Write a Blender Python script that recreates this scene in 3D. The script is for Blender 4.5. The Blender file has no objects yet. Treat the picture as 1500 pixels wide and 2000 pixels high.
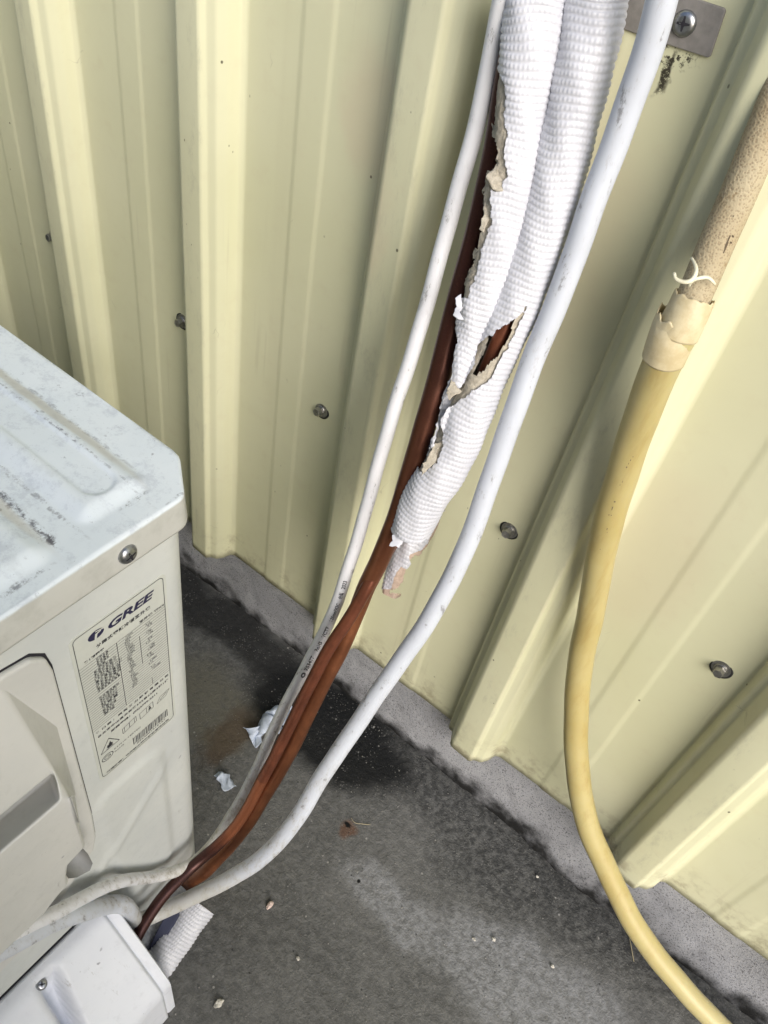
import bpy, bmesh, math, random
import numpy as np
from mathutils import Vector, Matrix, noise

S = bpy.context.scene
COL = S.collection
random.seed(7)
RNG = np.random.default_rng(7)

# ------------------------------------------------------------------ camera, world, sun, exposure
CAM = np.array([0.27064711, -0.45, 0.8586465])
MR = np.array([[0.78053207, 0.60710362, 0.14897948],
               [0.52783238, -0.51238982, -0.67738442],
               [-0.33490697, 0.60735645, -0.72038563]])      # rows: image right, image down, view direction
FPX = 1581.7256
cd = bpy.data.cameras.new('camera'); cam = bpy.data.objects.new('camera', cd); COL.objects.link(cam)
cd.sensor_fit = 'VERTICAL'; cd.sensor_height = 36.0; cd.lens = FPX / 2000 * 36.0
cd.clip_start = 0.02; cd.clip_end = 400
cam.matrix_world = Matrix(((MR[0][0], -MR[1][0], -MR[2][0], CAM[0]),
                           (MR[0][1], -MR[1][1], -MR[2][1], CAM[1]),
                           (MR[0][2], -MR[1][2], -MR[2][2], CAM[2]), (0, 0, 0, 1)))
S.camera = cam
cd.dof.use_dof = False

SUN_EL, SUN_AZ = 30.0, 53.0       # azimuth: degrees from -Y (away from the wall) towards +X
W = bpy.data.worlds.new('World'); S.world = W; W.use_nodes = True
nt = W.node_tree; nt.nodes.clear()
sky = nt.nodes.new('ShaderNodeTexSky'); sky.sky_type = 'NISHITA'; sky.sun_disc = False
sky.sun_elevation = math.radians(SUN_EL); sky.air_density = 1.0; sky.dust_density = 2.0; sky.ozone_density = 1.0
bg = nt.nodes.new('ShaderNodeBackground'); bg.inputs[1].default_value = 0.15
wo = nt.nodes.new('ShaderNodeOutputWorld')
nt.links.new(sky.outputs[0], bg.inputs[0]); nt.links.new(bg.outputs[0], wo.inputs[0])
el, az = math.radians(SUN_EL), math.radians(SUN_AZ)
sdir = Vector((math.cos(el) * math.sin(az), -math.cos(el) * math.cos(az), math.sin(el)))   # towards the sun
sky.sun_rotation = math.atan2(sdir.x, sdir.y)
sl = bpy.data.lights.new('sun', 'SUN'); sl.energy = 3.1; sl.angle = math.radians(38); sl.color = (1.0, 0.975, 0.94)
so = bpy.data.objects.new('sun', sl); COL.objects.link(so)
so.rotation_euler = (-sdir).to_track_quat('-Z', 'Y').to_euler(); so.location = (1, -2, 3)
S.view_settings.view_transform = 'Standard'; S.view_settings.look = 'None'
S.view_settings.exposure = 0.28; S.view_settings.gamma = 1.0
S.cycles.max_bounces = 8; S.cycles.use_denoising = True

# ------------------------------------------------------------------ pixel -> point helpers (photograph is 1500 x 2000)
def ray(px, py): return MR.T @ np.array([(px - 750) / FPX, (py - 1000) / FPX, 1.0])
def at(px, py, d): return Vector(CAM + d * ray(px, py))
def on(ax, v, px, py):
    r = ray(px, py); t = (v - CAM[ax]) / r[ax]; return Vector(CAM + t * r)
def project(P):
    V = (np.asarray(P) - CAM) @ MR.T
    return 750 + FPX * V[:, 0] / V[:, 2], 1000 + FPX * V[:, 1] / V[:, 2]

# ------------------------------------------------------------------ object helpers
def tag(o, label=None, cat=None, group=None, kind=None):
    if label: o['label'] = label
    if cat: o['category'] = cat
    if group: o['group'] = group
    if kind: o['kind'] = kind
    return o
def empty(name, loc, label, cat, group=None):
    o = bpy.data.objects.new(name, None); COL.objects.link(o); o.location = loc; o.empty_display_size = .02
    return tag(o, label, cat, group)
def wloc(o):
    v = Vector((0, 0, 0))
    while o is not None: v = v + o.location; o = o.parent
    return v
def build(name, V, F, mat, parent=None, smooth=True, origin=None, mats=None, midx=None):
    """one mesh object from world-space vertices"""
    V = np.asarray(V, dtype=np.float64).reshape(-1, 3)
    base = wloc(parent) if parent else Vector((0, 0, 0))
    if origin is None: origin = Vector((float(V[:, 0].mean()), float(V[:, 1].mean()), float(V[:, 2].min())))
    me = bpy.data.meshes.new(name)
    L = V - np.array(origin)
    if isinstance(F, np.ndarray) and F.ndim == 2:
        n = F.shape[1]
        me.vertices.add(len(L)); me.vertices.foreach_set('co', L.astype(np.float32).ravel())
        me.loops.add(F.size); me.loops.foreach_set('vertex_index', F.astype(np.int32).ravel())
        me.polygons.add(len(F)); me.polygons.foreach_set('loop_start', np.arange(0, F.size, n, dtype=np.int32))
        me.polygons.foreach_set('loop_total', np.full(len(F), n, dtype=np.int32))
        me.update(calc_edges=True); me.validate()
    else:
        me.from_pydata([tuple(v) for v in L], [], [tuple(f) for f in F])
        if midx is not None: me.polygons.foreach_set('material_index', np.asarray(midx, dtype=np.int32)); midx = None
        me.validate()
    if smooth: me.polygons.foreach_set('use_smooth', np.ones(len(me.polygons), dtype=bool))
    for m in (mats or [mat]): me.materials.append(m)
    if midx is not None: me.polygons.foreach_set('material_index', np.asarray(midx, dtype=np.int32))
    o = bpy.data.objects.new(name, me); COL.objects.link(o)
    o.location = Vector(origin) - base
    if parent: o.parent = parent
    return o
def sharp(o, deg=35):
    try: o.data.set_sharp_from_angle(angle=math.radians(deg))
    except Exception: pass
def solid(o, t, off=-1.0):
    m = o.modifiers.new('thickness', 'SOLIDIFY'); m.thickness = t; m.offset = off; m.use_rim = True; return m
def bev(o, w, n=2):
    m = o.modifiers.new('bevel', 'BEVEL'); m.width = w; m.segments = n; m.limit_method = 'ANGLE'; m.angle_limit = math.radians(30); return m
def grid_faces(n, m, closed=False):
    """n rows by m columns of vertices; closed: columns wrap"""
    i = np.arange(n - 1)[:, None]; k = np.arange(m if closed else m - 1)[None, :]
    a = i * m + k; b = i * m + (k + 1) % m
    return np.stack([a, b, b + m, a + m], -1).reshape(-1, 4)

# ------------------------------------------------------------------ material helper
class NB:
    def __init__(s, name):
        s.m = bpy.data.materials.new(name); s.m.use_nodes = True; s.t = s.m.node_tree
        s.bsdf = s.t.nodes['Principled BSDF']; s.pos = s.t.nodes.new('ShaderNodeNewGeometry').outputs['Position']
    def n(s, k, **kw):
        nd = s.t.nodes.new(k)
        for a, b in kw.items(): setattr(nd, a, b)
        return nd
    def ln(s, a, b): s.t.links.new(a, b)
    def put(s, sock, v):
        if isinstance(v, (int, float)): sock.default_value = v
        elif isinstance(v, (tuple, list)): sock.default_value = (tuple(v) + (1.0,)) if len(v) == 3 and len(sock.default_value) == 4 else tuple(v)
        else: s.ln(v, sock)
    def math(s, op, a, b=0.0, clamp=False):
        nd = s.n('ShaderNodeMath', operation=op, use_clamp=clamp); s.put(nd.inputs[0], a); s.put(nd.inputs[1], b); return nd.outputs[0]
    def vm(s, op, a, b=(0, 0, 0)):
        nd = s.n('ShaderNodeVectorMath', operation=op); s.put(nd.inputs[0], a); s.put(nd.inputs[1], b)
        return nd.outputs['Value'] if op in ('LENGTH', 'DOT_PRODUCT', 'DISTANCE') else nd.outputs[0]
    def noise(s, scale, detail=4, rough=.55, vec=None, stretch=None, dist=0.0, color=False):
        nd = s.n('ShaderNodeTexNoise'); v = vec or s.pos
        if stretch: v = s.vm('MULTIPLY', v, stretch)
        s.ln(v, nd.inputs['Vector']); nd.inputs['Scale'].default_value = scale
        nd.inputs['Detail'].default_value = detail; nd.inputs['Roughness'].default_value = rough; nd.inputs['Distortion'].default_value = dist
        return nd.outputs['Color'] if color else nd.outputs['Fac']
    def vor(s, scale, feature='F1', vec=None, stretch=None, out='Distance'):
        nd = s.n('ShaderNodeTexVoronoi', feature=feature); v = vec or s.pos
        if stretch: v = s.vm('MULTIPLY', v, stretch)
        s.ln(v, nd.inputs['Vector']); nd.inputs['Scale'].default_value = scale; return nd.outputs[out]
    def ramp(s, v, lo, hi, a=0.0, b=1.0):
        nd = s.n('ShaderNodeMapRange', interpolation_type='SMOOTHSTEP'); s.put(nd.inputs[0], v)
        nd.inputs[1].default_value = lo; nd.inputs[2].default_value = hi; nd.inputs[3].default_value = a; nd.inputs[4].default_value = b
        return nd.outputs[0]
    def mix(s, f, a, b, mode='MIX'):
        nd = s.n('ShaderNodeMix', data_type='RGBA', blend_type=mode); s.put(nd.inputs[0], f); s.put(nd.inputs[6], a); s.put(nd.inputs[7], b)
        return nd.outputs[2]
    def warp(s, amt, scale):
        c = s.noise(scale, 3, color=True); c = s.vm('SUBTRACT', c, (.5, .5, .5)); c = s.vm('SCALE', c) if False else s.vm('MULTIPLY', c, (amt,) * 3)
        return s.vm('ADD', s.pos, c)
    def blob(s, c, r, vec=None, lo=1.15, hi=.55):
        v = s.vm('SUBTRACT', vec or s.pos, c); v = s.vm('DIVIDE', v, r); return s.ramp(s.vm('LENGTH', v), hi, lo, 1.0, 0.0)
    def xyz(s, vec=None):
        nd = s.n('ShaderNodeSeparateXYZ'); s.ln(vec or s.pos, nd.inputs[0]); return nd.outputs
    def bump(s, h, strength, dist):
        nd = s.n('ShaderNodeBump'); nd.inputs['Strength'].default_value = strength; nd.inputs['Distance'].default_value = dist
        s.ln(h, nd.inputs['Height'])
        if s.bsdf.inputs['Normal'].is_linked: s.ln(s.bsdf.inputs['Normal'].links[0].from_socket, nd.inputs['Normal'])
        s.ln(nd.outputs[0], s.bsdf.inputs['Normal'])
    def fin(s, col=None, rough=None, metal=None, spec=None):
        for k, v in (('Base Color', col), ('Roughness', rough), ('Metallic', metal), ('Specular IOR Level', spec)):
            if v is not None: s.put(s.bsdf.inputs[k], v)
        return s.m

# ---- painted cladding
b = NB('cream_painted_steel')
big = b.noise(5, 3, .5); fine = b.noise(60, 5, .6)
c = b.mix(b.ramp(big, .3, .7), (.565, .56, .375), (.61, .60, .42))
c = b.mix(b.math('MULTIPLY', b.ramp(fine, .5, .8), .25), c, (.52, .47, .32))
streak = b.noise(22, 4, .6, stretch=(1, 1, .06))
c = b.mix(b.math('MULTIPLY', b.ramp(streak, .55, .8), .22), c, (.47, .44, .30))
z = b.xyz()[2]
low = b.ramp(z, .112, .17, 1.0, 0.0)
c = b.mix(b.math('MULTIPLY', low, b.ramp(b.noise(45, 5, .7), .45, .7)), c, (.36, .33, .22))
crest = b.ramp(b.xyz()[1], -.0235, -.0262)
c = b.mix(b.math('MULTIPLY', b.math('MULTIPLY', crest, .42), b.ramp(b.noise(90, 8, .8, stretch=(1, 1, .35)), .50, .72)), c, (.36, .35, .26))
sp = b.ramp(b.vor(38, stretch=(1, 1, .8)), .045, .028)
c = b.mix(b.math('MULTIPLY', sp, b.ramp(b.noise(9, 2), .48, .56)), c, (.10, .09, .055))
sp2 = b.ramp(b.vor(95, stretch=(1, 1, .55)), .07, .04)
c = b.mix(b.math('MULTIPLY', sp2, b.ramp(b.noise(7, 3), .58, .64)), c, (.16, .15, .09))
for cc, rr_, a_ in (((-.045, 0, .655), (.03, .05, .05), .35), ((-.02, 0, .60), (.02, .05, .06), .3), ((.24, 0, .45), (.05, .05, .09), .22), ((.10, 0, .62), (.05, .05, .12), .25)):
    c = b.mix(b.math('MULTIPLY', b.blob(cc, rr_, b.warp(.05, 18)), a_), c, (.56, .46, .33))
run = b.math('MULTIPLY', b.ramp(b.noise(120, 3, .6, stretch=(1, 1, .03)), .60, .70), b.ramp(b.noise(8, 3), .45, .65)); c = b.mix(b.math('MULTIPLY', run, .35), c, (.42, .39, .27))
scr = b.math('MULTIPLY', b.ramp(b.vor(42, 'DISTANCE_TO_EDGE', vec=b.warp(.03, 25), stretch=(1.4, 1, .6)), .012, .004), b.ramp(b.noise(24, 3), .66, .72)); c = b.mix(b.math('MULTIPLY', scr, .35), c, (.25, .23, .16))
wv = b.warp(.016, 70)
st = b.blob((.125, -.001, .743), (.018, .03, .006), wv); st2 = b.blob((.128, -.001, .735), (.0025, .03, .012), wv)
stm = b.math('MAXIMUM', b.math('MULTIPLY', st, b.ramp(b.noise(420, 4, .7), .50, .62)), b.math('MULTIPLY', st2, b.ramp(b.noise(500, 4, .7), .36, .5)))
c = b.mix(stm, c, (.035, .03, .02))
b.bump(big, .25, .004); b.bump(b.noise(160, 2), .06, .0006)
CLAD = b.fin(c, b.ramp(b.noise(30, 3), .3, .7, .40, .58), spec=.4)

# ---- plinth concrete
b = NB('grey_plinth_concrete')
n1 = b.noise(9, 5, .6); n2 = b.noise(620, 2, .6)
c = b.mix(b.ramp(n1, .3, .7), (.28, .283, .30), (.38, .383, .40))
c = b.mix(b.math('MULTIPLY', b.ramp(n2, .57, .64), .75), c, (.06, .06, .065)); c = b.mix(b.math('MULTIPLY', b.ramp(b.noise(34, 6, .75), .52, .72), .5), c, (.12, .12, .125))
c = b.mix(b.math('MULTIPLY', b.ramp(n2, .42, .34), .5), c, (.34, .34, .37))
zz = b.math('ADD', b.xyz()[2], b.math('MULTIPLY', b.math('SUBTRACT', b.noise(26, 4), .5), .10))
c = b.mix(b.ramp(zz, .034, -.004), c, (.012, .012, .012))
b.bump(n2, .5, .0012); b.bump(b.noise(60, 4), .5, .003)
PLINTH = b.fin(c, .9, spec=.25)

# ---- ground concrete
b = NB('stained_concrete_ground')
wp = b.warp(.07, 14)
n1 = b.noise(7, 5, .6); n2 = b.noise(120, 5, .72); n3 = b.noise(420, 3, .7)
brush = b.noise(150, 3, .6, vec=b.vm('ADD', b.pos, (0, 0, 0)), stretch=(.25, 1.0, 1))
c = b.mix(b.ramp(n1, .35, .68), (.092, .092, .088), (.140, .139, .133))
c = b.mix(b.math('MULTIPLY', b.ramp(n2, .40, .64), .45), c, (.20, .198, .19))
c = b.mix(b.math('MULTIPLY', b.ramp(brush, .45, .7), .22), c, (.035, .035, .033))
# pale efflorescence at the edge of the wet band
pale = b.math('MAXIMUM', b.blob((.215, -.145, 0), (.075, .030, .2), wp), b.blob((.33, -.135, 0), (.085, .045, .2), wp))
pale = b.math('MAXIMUM', pale, b.blob((.42, -.125, 0), (.09, .045, .2), wp))
c = b.mix(b.math('MULTIPLY', pale, b.ramp(n2, .36, .62, .20, .65)), c, (.30, .305, .315))
# damp dark band along the plinth, blackest behind the unit
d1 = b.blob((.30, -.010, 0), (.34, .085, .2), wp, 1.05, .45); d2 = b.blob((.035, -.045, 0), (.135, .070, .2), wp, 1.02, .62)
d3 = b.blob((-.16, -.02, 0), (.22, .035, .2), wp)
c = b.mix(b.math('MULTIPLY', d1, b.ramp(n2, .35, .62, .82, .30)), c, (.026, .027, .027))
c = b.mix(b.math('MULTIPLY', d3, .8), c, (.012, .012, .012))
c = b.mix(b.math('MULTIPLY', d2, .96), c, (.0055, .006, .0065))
br = b.blob((-.085, -.115, 0), (.075, .055, .2), wp); c = b.mix(b.math('MULTIPLY', br, b.ramp(n2, .3, .6, .35, .8)), c, (.135, .128, .10))
rs = b.blob((.130, -.122, 0), (.010, .012, .2), b.warp(.012, 90)); c = b.mix(b.math('MULTIPLY', rs, .65), c, (.12, .05, .02))
rs = b.blob((-.045, -.128, 0), (.022, .055, .2), wp); c = b.mix(b.math('MULTIPLY', rs, .6), c, (.075, .045, .022))
dk = b.blob((.126, -.118, 0), (.006, .003, .2), b.warp(.008, 120)); c = b.mix(dk, c, (.006, .006, .006))
dk = b.blob((.172, -.155, 0), (.0022, .0022, .2)); c = b.mix(dk, c, (.006, .006, .006))
spk = b.math('MULTIPLY', b.ramp(b.vor(85), .12, .07), b.ramp(b.noise(17, 3), .52, .60)); c = b.mix(b.math('MULTIPLY', spk, .8), c, (.34, .33, .31))
spk = b.math('MULTIPLY', b.ramp(b.vor(140), .16, .09), b.ramp(b.noise(23, 2), .55, .63)); c = b.mix(b.math('MULTIPLY', spk, .8), c, (.02, .02, .02))
wet = b.math('MAXIMUM', b.math('MULTIPLY', d1, .6), d2)
agg = b.math('MULTIPLY', b.ramp(b.vor(330, vec=b.warp(.002, 200)), .30, .16), b.ramp(b.noise(40, 3), .48, .6)); c = b.mix(b.math('MULTIPLY', agg, .55), c, (.21, .205, .19))
b.bump(n2, .75, .003); b.bump(n3, .6, .0011)
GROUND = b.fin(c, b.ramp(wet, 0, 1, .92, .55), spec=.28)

# ---- off-white appliance enamel
def enamel(name, c0, c1, dirtc=(.30, .29, .27), top=False, dirt=.55):
    b = NB(name)
    n1 = b.noise(14, 5, .6); n2 = b.noise(90, 6, .7)
    c = b.mix(b.ramp(n1, .3, .7), c0, c1)
    c = b.mix(b.math('MULTIPLY', b.ramp(n2, .52, .75), dirt), c, tuple(.62 * k for k in c0))
    sp = b.math('MULTIPLY', b.ramp(b.vor(60, vec=b.warp(.01, 60)), .10, .05), b.ramp(b.noise(20, 3), .52, .6))
    c = b.mix(b.math('MULTIPLY', sp, .75), c, (.16, .16, .19))
    scr = b.math('MULTIPLY', b.ramp(b.noise(60, 5, .8, stretch=(.3, 2.2, 1)), .61, .70), b.ramp(b.noise(9, 2), .5, .62))
    c = b.mix(b.math('MULTIPLY', scr, .5), c, dirtc)
    if top:
        gr = b.ramp(b.noise(210, 5, .8), .46, .62)
        for cc, rr, a in (((-.03, -.3165, 0), (.055, .0034, 9), .9), ((.018, -.3170, 0), (.012, .003, 9), 1.0), ((.028, -.272, 0), (.0022, .010, 9), .7), ((-.05, -.257, 0), (.07, .0018, 9), .5),
                          ((-.01, -.3045, 0), (.045, .0018, 9), .55), ((.034, -.345, 0), (.002, .022, 9), .7), ((.010, -.268, 0), (.03, .001, 9), .4), ((-.05, -.268, 0), (.05, .0012, 9), .8), ((.041, -.255, 0), (.001, .01, 9), .5), ((-.02, -.345, 0), (.03, .010, 9), .35)):
            c = b.mix(b.math('MULTIPLY', b.math('MULTIPLY', b.blob(cc, rr, b.warp(.004, 60)), gr), a), c, (.10, .10, .12))
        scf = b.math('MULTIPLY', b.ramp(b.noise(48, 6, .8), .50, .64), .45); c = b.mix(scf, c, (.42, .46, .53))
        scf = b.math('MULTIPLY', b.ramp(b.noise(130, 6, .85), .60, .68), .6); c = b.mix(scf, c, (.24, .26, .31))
        tan = b.math('MAXIMUM', b.blob((-.06, -.261, 0), (.085, .004, 9), b.warp(.004, 50)), b.blob((-.04, -.321, 0), (.07, .004, 9), b.warp(.004, 50)))
        c = b.mix(b.math('MULTIPLY', tan, .5), c, (.50, .46, .38))  # back slopes of the raised panels painted tan as their shaded side
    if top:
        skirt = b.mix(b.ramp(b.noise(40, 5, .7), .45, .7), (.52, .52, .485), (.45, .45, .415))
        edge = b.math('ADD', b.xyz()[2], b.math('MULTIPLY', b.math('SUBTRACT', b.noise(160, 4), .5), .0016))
        c = b.mix(b.ramp(edge, .5408, .5430), skirt, c)  # sky reflection is painted into the bluish top; skirt stays cream
    b.bump(n2, .08, .0006)
    return b.fin(c, b.ramp(n2, .4, .7, .42, .62), spec=.4)
LIDM = enamel('weathered_sky_tinted_lid_enamel', (.66, .72, .77), (.73, .78, .82), top=True, dirt=.3)
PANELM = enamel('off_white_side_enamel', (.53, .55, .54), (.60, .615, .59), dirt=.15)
COVERM = enamel('aged_cover_plastic', (.54, .54, .515), (.60, .595, .565), dirt=.2)
VALVEM = enamel('sky_tinted_valve_cover_plastic', (.68, .70, .76), (.74, .76, .81), dirt=.25)  # bluish tint stands in for sky light on the sloping hood

# ---- simple ones
def plain(name, col, rough=.5, metal=0.0, var=.2, scale=60, bumpd=.0004, spec=.5):
    b = NB(name); n = b.noise(scale, 5, .65)
    c = b.mix(b.ramp(n, .35, .7), col, tuple(k * (1 - var) for k in col))
    b.bump(n, .2, bumpd); return b.fin(c, rough, metal, spec)
DARKGAP = plain('dark_gap', (.012, .011, .018), .8)
STEEL = plain('zinc_steel', (.42, .43, .45), .34, 1.0, .35, 400)
OLDSTEEL = plain('weathered_screw_steel', (.42, .41, .39), .34, .9, .4, 300)
RUBBER = plain('black_rubber_washer', (.02, .02, .02), .7)
LABELM = plain('label_film', (.57, .585, .535), .38, 0, .06, 50)
INK = plain('black_print', (.035, .035, .04), .5, 0, .1)
NAVY = plain('navy_print', (.02, .018, .06), .5, 0, .1)
STRAPM = plain('galvanised_strap', (.24, .225, .21), .6, .1, .2, 200)
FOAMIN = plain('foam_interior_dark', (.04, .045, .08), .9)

b = NB('copper_tarnished')
n = b.noise(42, 5, .7, stretch=(1, 1, .8)); n2 = b.noise(900, 3, .7); x, y, z = b.xyz()
c = b.mix(b.ramp(n, .3, .7), (.20, .075, .036), (.30, .112, .050))
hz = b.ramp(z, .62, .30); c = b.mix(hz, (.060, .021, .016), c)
c = b.mix(b.math('MULTIPLY', b.ramp(n2, .55, .68), .10), c, (.40, .15, .08))
b.bump(n2, .1, .0002)
COPPER = b.fin(c, b.ramp(n, .3, .7, .28, .46), .65, .5)
b = NB('copper_brown_patina')
n = b.noise(48, 5, .7, stretch=(1, 1, .8)); n2 = b.noise(900, 3, .7); x, y, z = b.xyz()
c = b.mix(b.ramp(n, .3, .7), (.15, .052, .030), (.24, .080, .042))
wpz = b.math('ADD', z, b.math('MULTIPLY', b.noise(60, 3), .02))
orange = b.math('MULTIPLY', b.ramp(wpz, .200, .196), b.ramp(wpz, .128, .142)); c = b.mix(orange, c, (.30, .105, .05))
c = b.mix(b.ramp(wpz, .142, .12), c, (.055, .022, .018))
c = b.mix(b.math('MULTIPLY', b.ramp(n2, .55, .66), .12), c, (.40, .15, .09))
COPPER2 = b.fin(c, b.ramp(n, .3, .7, .28, .42), .6, .5)

def pvc(name, c0, grime=1.0):
    b = NB(name); n1 = b.noise(20, 4); n2 = b.noise(150, 6, .75, stretch=(1, 1, .35)); x, y, z = b.xyz()
    c = b.mix(b.ramp(n1, .3, .7), c0, tuple(k * .92 for k in c0))
    lowm = b.ramp(z, .33, .10, .10, .75 * grime)
    c = b.mix(b.math('MULTIPLY', lowm, b.ramp(n2, .44, .66)), c, (.36, .33, .27))
    c = b.mix(b.math('MULTIPLY', b.ramp(n2, .585, .67), .62), c, (.13, .12, .12))
    scf = b.math('MULTIPLY', b.ramp(b.noise(55, 7, .8, stretch=(1, 1, .3)), .58, .66), .35); c = b.mix(scf, c, (.33, .31, .30))
    lo2 = b.ramp(z, .15, .08); c = b.mix(b.math('MULTIPLY', lo2, .55), c, (.52, .49, .40))
    return b.fin(c, .45, spec=.45)
PVC1 = pvc('white_cable_sheath', (.74, .745, .77)); PVC2 = pvc('white_hose_sheath', (.57, .60, .66), .8)

b = NB('embossed_white_foil'); n = b.noise(40, 4); n2 = b.noise(300, 4, .7)
c = b.mix(b.ramp(n, .3, .7), (.53, .535, .575), (.60, .605, .645)); c = b.mix(b.math('MULTIPLY', b.ramp(n2, .62, .70), .4), c, (.45, .44, .46))
b.bump(n2, .15, .0003); FOIL = b.fin(c, .38, spec=.5)
b = NB('embossed_grey_foil'); n = b.noise(200, 4)
FOIL2 = b.fin(b.mix(b.ramp(n, .4, .7), (.50, .51, .54), (.38, .39, .42)), .5)
b = NB('tan_foam'); n = b.noise(260, 5, .8)
c = b.mix(b.ramp(n, .35, .65), (.54, .49, .40), (.38, .34, .27)); b.bump(n, .9, .0015)
b.bsdf.inputs['Subsurface Weight'].default_value = 0.0
FOAM = b.fin(c, .95, spec=.15)
b = NB('pink_foam'); n = b.noise(260, 5, .8)
b.bump(n, .6, .001); FOAM2 = b.fin(b.mix(b.ramp(n, .35, .65), (.58, .45, .36), (.44, .33, .26)), .9, spec=.2)

b = NB('yellowed_translucent_hose')
n = b.noise(16, 4); n2 = b.noise(90, 5, .7, stretch=(1, 1, .15)); x, y, z = b.xyz()
c = b.mix(b.ramp(n, .3, .7), (.40, .32, .125), (.45, .385, .18)); c = b.mix(b.math('MULTIPLY', b.ramp(n2, .48, .72), .4), c, (.30, .20, .05))
c = b.mix(b.ramp(z, .16, .05), c, (.46, .40, .20))
b.bsdf.inputs['Subsurface Weight'].default_value = .4; b.bsdf.inputs['Subsurface Radius'].default_value = (.006, .004, .0015); b.bsdf.inputs['Subsurface Scale'].default_value = .6
HOSE = b.fin(c, .38, spec=.5)
b = NB('speckled_tan_pipe')
v = b.vor(800, vec=b.warp(.0010, 400)); n = b.noise(30, 5)
c = b.mix(b.ramp(n, .3, .7), (.44, .375, .25), (.36, .29, .18))
c = b.mix(b.math('MULTIPLY', b.ramp(v, .46, .28), .45), c, (.18, .13, .075))
c = b.mix(b.ramp(b.noise(55, 5, .7), .60, .70), c, (.26, .19, .10))
b.bump(v, .5, .0006); TANPIPE = b.fin(c, .75, spec=.25)
b = NB('yellowed_tape'); n = b.noise(80, 5, .7)
c = b.mix(b.ramp(n, .35, .7), (.52, .43, .25), (.62, .54, .35)); b.bump(n, .4, .001)
TAPE = b.fin(c, .5)
TAPEEDGE = plain('cream_torn_tape', (.76, .72, .53), .55, 0, .12, 200)
PAPER = plain('bluish_paper', (.50, .56, .66), .8, 0, .2, 120, .001)
CHIP = plain('pale_mortar_chip', (.62, .59, .52), .9, 0, .4, 400, .001)
STRAW = plain('dry_straw', (.46, .40, .26), .8)

# ------------------------------------------------------------------ tube machinery
def spline(ctrl, step, sm=2):
    P = np.array([list(c[0]) + list(c[1:]) for c in ctrl], dtype=float)
    P = np.vstack([2 * P[0] - P[1], P, 2 * P[-1] - P[-2]]); out = []
    for i in range(1, len(P) - 2):
        p0, p1, p2, p3 = P[i - 1:i + 3]; L = np.linalg.norm(p2[:3] - p1[:3]); n = max(8, int(L / step * 2))
        # centripetal-ish Catmull-Rom
        t = np.linspace(0, 1, n, endpoint=False)[:, None]
        out.append(.5 * ((2 * p1) + (-p0 + p2) * t + (2 * p0 - 5 * p1 + 4 * p2 - p3) * t ** 2 + (-p0 + 3 * p1 - 3 * p2 + p3) * t ** 3))
    Q = np.vstack(out + [P[-2][None]])
    for _ in range(sm): Q[1:-1] = .25 * Q[:-2] + .5 * Q[1:-1] + .25 * Q[2:]
    s = np.concatenate([[0], np.cumsum(np.linalg.norm(np.diff(Q[:, :3], axis=0), axis=1))])
    n = int(s[-1] / step) + 1; u = np.linspace(0, s[-1], n)
    return np.stack([np.interp(u, s, Q[:, k]) for k in range(Q.shape[1])], 1), u
def frames(C, up=None):
    T = np.gradient(C, axis=0); T /= np.linalg.norm(T, axis=1)[:, None]
    v = CAM - C[0] if up is None else np.array(up, float)      # angle 0 faces the open side of the room
    N = np.zeros_like(C); n0 = v - T[0] * (v @ T[0]); N[0] = n0 / np.linalg.norm(n0)
    for i in range(1, len(C)):
        n1 = N[i - 1] - T[i] * (N[i - 1] @ T[i]); N[i] = n1 / np.linalg.norm(n1)
    return T, N, np.cross(T, N)
def tube(name, ctrl, mat, parent=None, step=.003, sides=28, wob=0.0, cap=True, sm=2):
    Q, u = spline(ctrl, step, sm); C = Q[:, :3]; R = Q[:, 3]
    if wob:
        ph = RNG.uniform(0, 6.28, 6)
        for a in range(3): C[:, a] += wob * (np.sin(u * 55 + ph[a]) + .5 * np.sin(u * 130 + ph[a + 3]))
    T, N, B = frames(C); th = np.linspace(0, 2 * math.pi, sides, endpoint=False)
    V = C[:, None] + R[:, None, None] * (np.cos(th)[None, :, None] * N[:, None] + np.sin(th)[None, :, None] * B[:, None])
    F = grid_faces(len(C), sides, True).tolist(); V = V.reshape(-1, 3)
    if cap:
        F.append(list(range(sides))[::-1]); F.append([len(V) - sides + k for k in range(sides)])
    o = build(name, V, F, mat, parent); sharp(o, 50)
    return o, (C, T, N, B, R, u)

def text_mesh(txt, size, shear=0.0, bold=0.0, align='LEFT', spacing=1.0):
    cu = bpy.data.curves.new('txt', 'FONT'); cu.body = txt; cu.size = size; cu.shear = shear; cu.offset = bold; cu.align_x = align
    cu.space_character = spacing; cu.resolution_u = 3
    o = bpy.data.objects.new('txt', cu); COL.objects.link(o)
    dg = bpy.context.evaluated_depsgraph_get(); me = bpy.data.meshes.new_from_object(o.evaluated_get(dg))
    V = [tuple(v.co) for v in me.vertices]; F = [tuple(p.vertices) for p in me.polygons]
    bpy.data.objects.remove(o); bpy.data.curves.remove(cu); bpy.data.meshes.remove(me)
    return V, F

def ragged(poly, amp, per=6):
    out = []
    for i in range(len(poly)):
        a, c = np.array(poly[i], float), np.array(poly[(i + 1) % len(poly)], float); n = max(1, int(np.linalg.norm(c - a) / per))
        for k in range(n): out.append(a + (c - a) * k / n + (RNG.normal(0, amp, 2) if k else RNG.normal(0, amp * .5, 2)))
    return np.array(out)
def inside(px, py, poly):
    r = np.zeros(len(px), bool); n = len(poly)
    for i in range(n):
        x1, y1 = poly[i]; x2, y2 = poly[(i + 1) % n]
        if y1 == y2: continue
        m = ((y1 > py) != (y2 > py)) & (px < (x2 - x1) * (py - y1) / (y2 - y1) + x1); r ^= m
    return r

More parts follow.
